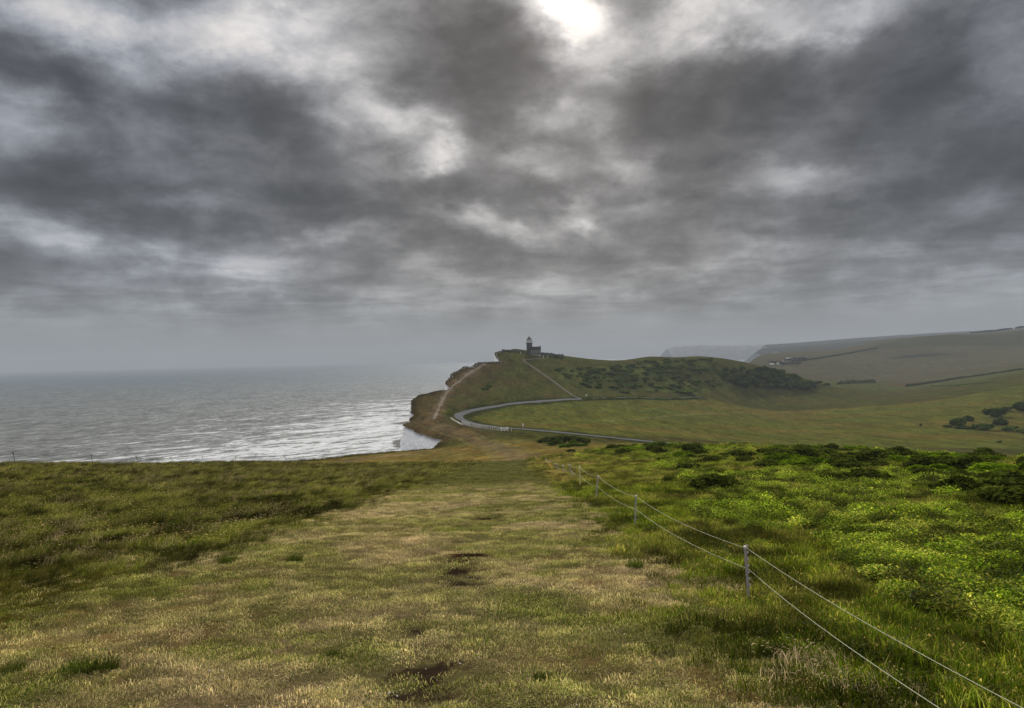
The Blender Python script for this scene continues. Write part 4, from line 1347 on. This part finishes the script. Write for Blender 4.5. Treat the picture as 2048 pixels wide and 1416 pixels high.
def edge_start(px, py, Y):
    u, t = ray(px, py); return (u * Y, Y, t * Y + H)


rope(.97, .012, 'upper white rope strung along the fence posts across the slope', edge_start(2200, 1496, 3.9))
rope(.56, .012, 'lower white rope strung along the fence posts across the slope', edge_start(2010, 1500, 3.9))

# ------------------------------------------------------------------ thin fence along the cliff brow, left
M_dark = simple('rusty_iron', (.03, .028, .026), .7, 9, .3)
tops = []
names = ['leftmost thin dark post on the cliff brow', 'second thin dark post from the left on the cliff brow', 'third thin post on the cliff brow, in a grass tuft', 'fourth thin post on the cliff brow, leaning right', 'fifth thin post on the cliff brow', 'sixth thin post on the cliff brow, near the middle of the row',
         'seventh thin post on the cliff brow', 'eighth thin post on the cliff brow, where the bank begins to rise']
for (bx, tx_, ty_), Y, lab in zip([(32, 26, 906), (186, 183, 911), (273, 272, 913), (336, 341, 915), (405, 404.5, 915), (472, 471.5, 914), (570, 569, 913.5), (605, 605, 912.5)], [71, 84, 96, 103, 110, 117, 134, 141], names):
    x0 = max(ray(bx, 925)[0] * Y, float(coast(Y)) + .4); z0 = h1(x0, Y)
    u, t = ray(tx_, ty_)
    top = Vector((u * Y - x0, 0, t * Y + H - z0))
    if top.z < .4: top.z = .9
    p = empty('brow_post', (x0, Y, z0)); tag(p, lab, 'post', 'thin fence posts on the cliff brow')
    MB().tube([(0, 0, -.2), tuple(top)], .028, 6).build('shaft', M_dark, p)
    MB().lathe([(0, top.z - .03), (.05, top.z), (.065, top.z + .05), (.04, top.z + .1), (0, top.z + .11)], 8, top.x, top.y).build('insulator', M_dark, p)
    tops.append(Vector((x0, Y, z0)) + top)
a0 = tops[0] + Vector((-14, -14, .2))
wp = []
for a, b in zip([a0] + tops[:-1], tops):
    for k in range(10):
        f = k / 10
        wp.append(a.lerp(b, f) - Vector((0, 0, .45 * 4 * f * (1 - f))))
wp.append(tops[-1])
tag(MB().tube([tuple(p) for p in wp], .016, 5).build('fence_wire', M_dark), 'thin dark wire hanging between the posts on the cliff brow', 'wire')

# ------------------------------------------------------------------ tufts and stones on the strip
tuft_me = []
for i in range(3):
    V_, Q_, T_, var_ = blades(260, .16, .08, .26, .006, .7, .5, (.15, 0), 300 + i, .05)
    tuft_me.append(new_mesh('grass_tuft', V_, quads=Q_, tris=T_, mats=[bush_material('tuft_grass_%d' % i, (.03, .055, .008), (.09, .11, .02), .35)], smooth=False, attrs={'var': (var_, 'FLOAT')}))
for px, py, s, lab in [(1081, 1362, .55, 'small dark green grass tuft right of the bare scrape at the bottom'), (150, 1345, 1.0, 'dark grass tuft at lower left, left one of the pair'), (205, 1342, 1.0, 'dark grass tuft at lower left, right one of the pair'), (25, 1345, .7, 'grass tuft at the lower left edge'),
                       (665, 1312, .45, 'small grass tuft left of the bare scrapes near the bottom'), (1510, 1212, .8, 'dark grass tuft at the foot of the nearest fence post'), (1305, 1068, 1.3, 'dark grass tuft beside the second fence post'), (1180, 1000, 1.2, 'dark grass tuft at the foot of the third fence post'),
                       (455, 1125, 1.2, 'tall grass tuft on the left part of the strip, left of the middle'), (590, 1122, 1.0, 'low wide grass tuft left of the scrapes on the strip'), (1545, 1310, 1.1, 'shaggy dark tuft between the ropes at lower right'), (1270, 1135, 1.0, 'grass tuft left of the ropes below the second post'), (1790, 1250, 1.0, 'brown tuft at the edge of the bright leaves at right'), (345, 1055, 1.5, 'dark grass tuft on the far left meadow')]:
    g = ground(px, py, 3, 120)
    o = link('grass_tuft', random.choice(tuft_me)); o.location = (g[0], g[1], h1(*g)); o.scale = (s, s, s * .8); o.rotation_euler = (0, 0, random.random() * 6)
    tag(o, lab, 'grass tuft')
V_, Q_ = [], []
for i in range(110):
    yv = math.exp(random.uniform(math.log(4.5), math.log(28))); xv = random.uniform(-5.5, 2.4)
    if abs(xv) > .8 * yv: continue
    if random.random() < .3:
        sx, sy, r = random.choice(soil_spots); xv, yv = sx + random.gauss(0, r), sy + random.gauss(0, r)
    z0 = h1(xv, yv); r = random.uniform(.004, .011)
    b = len(V_)
    for zz, rr in ((-.3, .8), (.5, 1.), (1.1, .55)):
        for k in range(6):
            a = k * math.pi / 3 + random.uniform(-.3, .3); q_ = r * rr * random.uniform(.7, 1.2)
            V_.append((xv + q_ * math.cos(a) * 1.3, yv + q_ * math.sin(a), z0 + .03 + zz * r * .7))
    for j in range(2):
        for k in range(6):
            k2 = (k + 1) % 6; Q_.append((b + j * 6 + k, b + j * 6 + k2, b + j * 6 + 6 + k2, b + j * 6 + 6 + k))
    Q_ += [(b + 12, b + 13, b + 14, b + 15), (b + 15, b + 16, b + 17, b + 12)]
M_flint = simple('flint', (.55, .52, .48), .7, 60, .4)
o = link('flint_chips', new_mesh('flint_chips', np.array(V_), quads=Q_, mats=[M_flint], smooth=False)); tag(o, 'scattered pale flint chips on the mown strip and its bare scrapes', 'stones', kind='stuff')

# ------------------------------------------------------------------ walkers and gulls
M_cloth = simple('dark_clothing', (.02, .02, .024), .9, 6, .3)
M_cloth2 = simple('dark_red_clothing', (.035, .018, .02), .9, 6, .3)


def person(px, py, h, m, rz, label):
    g = ground(px, py, 250, 400)
    J = [(0, 0, .95), (0, 0, 1.15), (0, .01, 1.38), (0, 0, 1.5), (0, -.02, 1.62), (0, -.01, 1.74),
         (.1, 0, .9), (.11, -.10, .5), (.11, -.12, .06), (.11, -.24, .03), (-.1, 0, .9), (-.11, .10, .5), (-.11, .22, .10), (-.11, .12, .03),
         (.19, 0, 1.4), (.25, .04, 1.12), (.26, -.10, .9), (-.19, 0, 1.4), (-.25, -.02, 1.12), (-.26, -.16, .92)]
    E = [(0, 1), (1, 2), (2, 3), (3, 4), (4, 5), (0, 6), (6, 7), (7, 8), (8, 9), (0, 10), (10, 11), (11, 12), (12, 13), (2, 14), (14, 15), (15, 16), (2, 17), (17, 18), (18, 19)]
    R = [.15, .13, .15, .06, .10, .08, .1, .07, .05, .04, .1, .07, .05, .04, .07, .05, .035, .07, .05, .035]
    me = bpy.data.meshes.new('person'); me.from_pydata(J, E, []); me.materials.append(m)
    o = link('person', me)
    o.modifiers.new('skin', 'SKIN'); ss = o.modifiers.new('subd', 'SUBSURF'); ss.levels = ss.render_levels = 1
    for v, r in zip(me.skin_vertices[0].data if me.skin_vertices else [], R): v.radius = (r, r * .85)
    if not me.skin_vertices:
        bpy.context.view_layer.objects.active = o
    me.skin_vertices[0].data[0].use_root = True if me.skin_vertices else None
    o.location = (g[0], g[1], h1(*g)); o.scale = (h / 1.78,) * 3; o.rotation_euler = (0, 0, rz)
    return tag(o, label, 'person', 'two walkers on the cliff path')


person(843.0, 842, 1.55, M_cloth, .4, 'walker in dark clothes on the cliff path, the left one of two')
person(847.5, 841.5, 1.45, M_cloth2, 2.9, 'walker in dark clothes on the cliff path, the right one of two')

M_bird = simple('bird_plumage', (.03, .03, .032), .8, 20, .2)
for px, py, Y, rz, lab in [(950, 561, 330, .5, 'dark bird flying high above the sea, the upper one of two'), (745, 617, 380, 1.2, 'small dark bird flying lower over the sea at left')]:
    u, t = ray(px, py)
    b = empty('bird', (u * Y, Y, t * Y + H), rz); tag(b, lab, 'bird', 'birds over the sea')
    MB().tube([(0, -.34, .02), (0, -.26, .03), (0, -.1, 0), (0, .12, 0), (0, .3, .02), (0, .42, .02)], [.012, .05, .085, .075, .03, .05], 8).build('body', M_bird, b)
    for s in (-1, 1):
        MB().add([(s * .06, -.1, .03), (s * .06, .12, .03), (s * .4, .08, .16), (s * .4, -.12, .17), (s * .75, .06, .08), (s * .06, -.1, .06), (s * .06, .12, .06), (s * .4, .08, .185), (s * .4, -.12, .195)],
                 [(0, 1, 2, 3), (3, 2, 4), (5, 8, 7, 6), (8, 4, 7), (0, 3, 8, 5), (1, 6, 7, 2), (3, 4, 8), (2, 7, 4)]).build('wing', M_bird, b)

# ------------------------------------------------------------------ sea air
hm, kh = mat('sea_haze')
pv = kh.new('ShaderNodeVolumePrincipled')
pv.inputs['Color'].default_value = (.49, .555, .64, 1)
pv.inputs['Density'].default_value = 1.4e-4
pv.inputs['Anisotropy'].default_value = 0.0
ko = kh.new('ShaderNodeOutputMaterial'); kh.L.new(pv.outputs[0], ko.inputs['Volume'])
hb = MB().box(-14500, 14500, -3500, 13000, -6, H + 215).build('haze', hm)
hb['kind'] = 'stuff'

# ------------------------------------------------------------------ sky and sun
sun_el, sun_az = math.radians(27.5), math.radians(4.2)
w = bpy.data.worlds.new('World'); sc.world = w; w.use_nodes = True
w.node_tree.nodes.clear()
k = NT(w.node_tree)
d = k.new('ShaderNodeTexCoord').outputs['Generated']
s = k.sep(d)
el = k.math('MAXIMUM', s[2], 0.0)
den = k.math('ADD', el, .16)
pl = k.comb(k.math('DIVIDE', s[0], den), k.math('DIVIDE', s[1], den), 0)
n_big = k.noise(pl, 1.15, 5, .5, .2)
n_fine = k.noise(k.vmath('ADD', k.vmath('MULTIPLY', d, (1, 1, 2.1)), k.vmath('SCALE', pl, scale=.05)), 7.5, 8, .56, .25)
n_small = k.noise(k.vmath('MULTIPLY', d, (1, 1, 1.7)), 19, 7, .6, .2)
n_tiny = k.noise(k.vmath('MULTIPLY', d, (1, 1, 1.5)), 46, 5, .6, .2)
den2 = k.math('ADD', el, .055)
pl2 = k.comb(k.math('DIVIDE', s[0], den2), k.math('DIVIDE', s[1], den2), 0)
n_band = k.noise(pl2, 1.25, 6, .58, .3)
low = k.math('MULTIPLY', k.mapr(s[2], .34, .16, 0, 1), k.mapr(s[2], .02, .07, 0, 1))
warp = k.new('ShaderNodeTexNoise'); k.put(warp.inputs['Vector'], k.vmath('MULTIPLY', d, (1, 1, 1.6))); warp.inputs['Scale'].default_value = 6.5; warp.inputs['Detail'].default_value = 6; warp.inputs['Roughness'].default_value = .6
wv = k.vmath('SUBTRACT', warp.outputs['Color'], (.5, .5, .5))
dw = k.vmath('ADD', d, k.vmath('SCALE', wv, scale=.125))
blobs = [  # px, py, half width, half height, turn, log amount
    (1085, -25, 150, 80, -15, .75), (1125, 25, 80, 60, -35, .3), (1175, 95, 110, 70, -35, .5), (1150, 60, 260, 170, 0, .55), (1110, 60, 420, 170, 0, .25),
    (640, 60, 220, 100, 0, .75), (500, 105, 200, 80, 0, .55), (230, 75, 260, 75, -12, .65), (60, 25, 220, 70, 0, .5), (560, 20, 180, 80, 0, .3), (380, 20, 200, 70, 0, .3),
    (840, 262, 150, 60, -22, .85), (700, 215, 120, 80, -30, .7), (885, 300, 60, 45, -20, .7),
    (1235, 300, 130, 60, -25, .75), (1110, 345, 120, 40, -12, .8), (1105, 232, 60, 40, 0, .7),
    (1000, 455, 120, 34, -5, .9), (1170, 437, 50, 32, 0, .7), (1240, 430, 150, 40, 0, .45), (900, 440, 150, 30, 0, .35),
    (1600, 355, 110, 36, -5, .6), (1500, 330, 160, 50, 20, .2), (1640, 8, 170, 60, 0, 1.0), (1480, 32, 160, 45, 0, .65), (1330, 82, 130, 50, 20, .45), (2035, 60, 80, 80, 0, .6), (1650, 70, 130, 50, 10, .4),
    (340, 382, 90, 26, -10, .55), (200, 240, 190, 36, -5, .45), (50, 255, 120, 36, 0, .45), (430, 500, 170, 36, -5, .5), (110, 450, 130, 36, 0, .5), (660, 480, 120, 28, 0, .5), (1600, 490, 100, 20, 0, .3), (1700, 520, 160, 30, 10, .25),
    (1000, 20, 60, 50, 0, -.5), (1010, 60, 90, 60, 0, -.35), (640, 540, 180, 30, 0, .25), (820, 600, 200, 40, 0, .15), (1850, 530, 180, 36, 8, .3), (1740, 480, 120, 30, 0, .25), (1480, 445, 110, 24, 0, .4), (560, 490, 80, 22, 0, .3), (250, 500, 70, 22, 0, .25), (1320, 560, 120, 22, 0, .25), (1090, 575, 90, 20, 0, .3), (780, 540, 90, 22, 0, -.25), (1180, 560, 120, 24, 0, -.3), (930, 520, 120, 24, 0, -.3), (170, 330, 160, 34, -8, -.35), (40, 350, 120, 40, 0, -.25), (1330, 400, 100, 40, 0, -.3), (1750, 420, 160, 44, 0, -.35), (1560, 240, 120, 40, 0, .2),
    (90, 150, 260, 70, -12, -.65), (440, 195, 180, 70, -20, -.6), (300, 430, 240, 50, -15, -.5), (560, 390, 300, 80, -8, -.5), (360, 300, 260, 50, 0, -.3),
    (930, 100, 210, 110, 0, -.75), (960, 180, 170, 100, 0, -.4), (1270, 210, 150, 90, -15, -.55), (1400, 200, 180, 110, 0, -.45), (1580, 170, 220, 110, 10, -.5), (1860, 150, 240, 130, 0, -.6), (1930, 380, 260, 90, 10, -.55), (1640, 280, 240, 60, 0, -.4), (1450, 330, 160, 60, 0, -.3),
    (1130, 520, 280, 40, 0, -.4), (1500, 460, 260, 50, 5, -.25), (1480, 575, 320, 36, 5, -.3), (1900, 500, 240, 60, 10, -.3), (110, 560, 260, 50, 0, -.25), (880, 370, 180, 50, 0, -.35), (700, 420, 200, 40, -10, -.3), (1100, 130, 60, 50, 0, -.3),
]
acc = None
for px, py, rx, ry, turn, amt in blobs:
    dd = (Fv + Rv * ((px - 1024) / FPX) + Uv * ((708 - py) / FPX)).normalized()
    mp_ = k.new('ShaderNodeMapping', vector_type='TEXTURE')
    k.put(mp_.inputs['Vector'], dw)
    mp_.inputs['Location'].default_value = dd
    mp_.inputs['Rotation'].default_value = (0, math.radians(-turn), -math.atan2(dd.x, dd.y))
    mp_.inputs['Scale'].default_value = (1.25 * rx / FPX, .55, 1.25 * ry / FPX)
    gr = k.new('ShaderNodeTexGradient', gradient_type='SPHERICAL'); k.put(gr.inputs[0], mp_.outputs[0])
    sm = k.mapr(gr.outputs['Fac'], 0, .9, 0, amt * (1.35 if amt > 0 else 1.1))
    acc = sm if acc is None else k.math('ADD', acc, sm)
tex = k.math('ADD', k.math('MULTIPLY', k.math('SUBTRACT', n_big, .5), 1.0),
             k.math('ADD', k.mapr(n_fine, .32, .68, -.48, .46), k.math('ADD', k.mapr(n_small, .33, .67, -.13, .13), k.mapr(n_tiny, .35, .65, -.03, .03))))
tex = k.math('ADD', tex, k.math('MULTIPLY', low, k.mapr(n_band, .32, .68, -.28, .32)))
clear = k.mapr(s[2], .02, .10)                       # cloud contrast fades into the murk near the horizon
expo = k.math('MULTIPLY', k.math('ADD', acc, tex), k.math('ADD', k.math('MULTIPLY', clear, .88), .12))
lum0 = k.mapr(s[2], .03, .22, .25, .130)
lum = k.math('MULTIPLY', lum0, k.math('EXPONENT', expo))
lum = k.math('DIVIDE', k.math("MULTIPLY", lum, 1.19), k.math('ADD', 1.0, k.math("MULTIPLY", lum, .62)))
# unseen sky overhead and behind the viewer, brightened to fill the scene with light
up = k.mapr(s[2], .50, .80, 0, 1)
back = k.mapr(s[1], .45, -.25, 0, 1)
fill_sky = k.math('MAXIMUM', up, back)
fill_lum = k.math('MULTIPLY', 0.78, k.math('EXPONENT', k.math('MULTIPLY', tex, .6)))
lum = k.math('ADD', k.math('MULTIPLY', lum, k.math('SUBTRACT', 1.0, fill_sky)), k.math('MULTIPLY', fill_lum, fill_sky))
side = k.mapr(k.math('ABSOLUTE', k.math('SUBTRACT', s[0], .06)), .12, .55)
tint = k.mix(side, (1.015, .985, .975), (.935, .98, 1.09))
tint = k.mix(k.mapr(lum, .3, .8), tint, (1.03, .985, .955))
tint = k.mix(k.mapr(s[2], .03, .14, .85, 0), tint, (.92, .985, 1.07))
cloud = k.mix(1, tint, k.gray(lum), 'MULTIPLY')
sky = k.new('ShaderNodeTexSky', sky_type='NISHITA')
sky.sun_disc = False; sky.sun_elevation = sun_el; sky.sun_rotation = sun_az
sk = k.mix(1, sky.outputs[0], (.10, .10, .10), 'MULTIPLY')
cover = k.mapr(acc, 1.6, 2.6, .97, .75)
col = k.mix(cover, sk, cloud)
bg = k.new('ShaderNodeBackground'); k.put(bg.inputs[0], col); bg.inputs[1].default_value = 1.0
wo = k.new('ShaderNodeOutputWorld'); k.L.new(bg.outputs[0], wo.inputs[0])

sl = bpy.data.lights.new('sun', 'SUN'); sl.energy = 4.8; sl.angle = math.radians(1.0); sl.color = (1, .95, .86)
so = bpy.data.objects.new('sun', sl); C.objects.link(so)
sd = Vector((math.sin(sun_az) * math.cos(sun_el), math.cos(sun_az) * math.cos(sun_el), math.sin(sun_el)))
so.rotation_euler = sd.to_track_quat('Z', 'Y').to_euler()
so.location = (0, 0, 400)

vs = sc.view_settings
vs.view_transform = 'Standard'; vs.look = 'None'; vs.exposure = 0; vs.gamma = 1
cy_ = sc.cycles
cy_.use_denoising = True
cy_.max_bounces = 6; cy_.diffuse_bounces = 2; cy_.glossy_bounces = 2; cy_.transmission_bounces = 3; cy_.transparent_max_bounces = 8; cy_.volume_bounces = 0
cy_.sample_clamp_indirect = 4
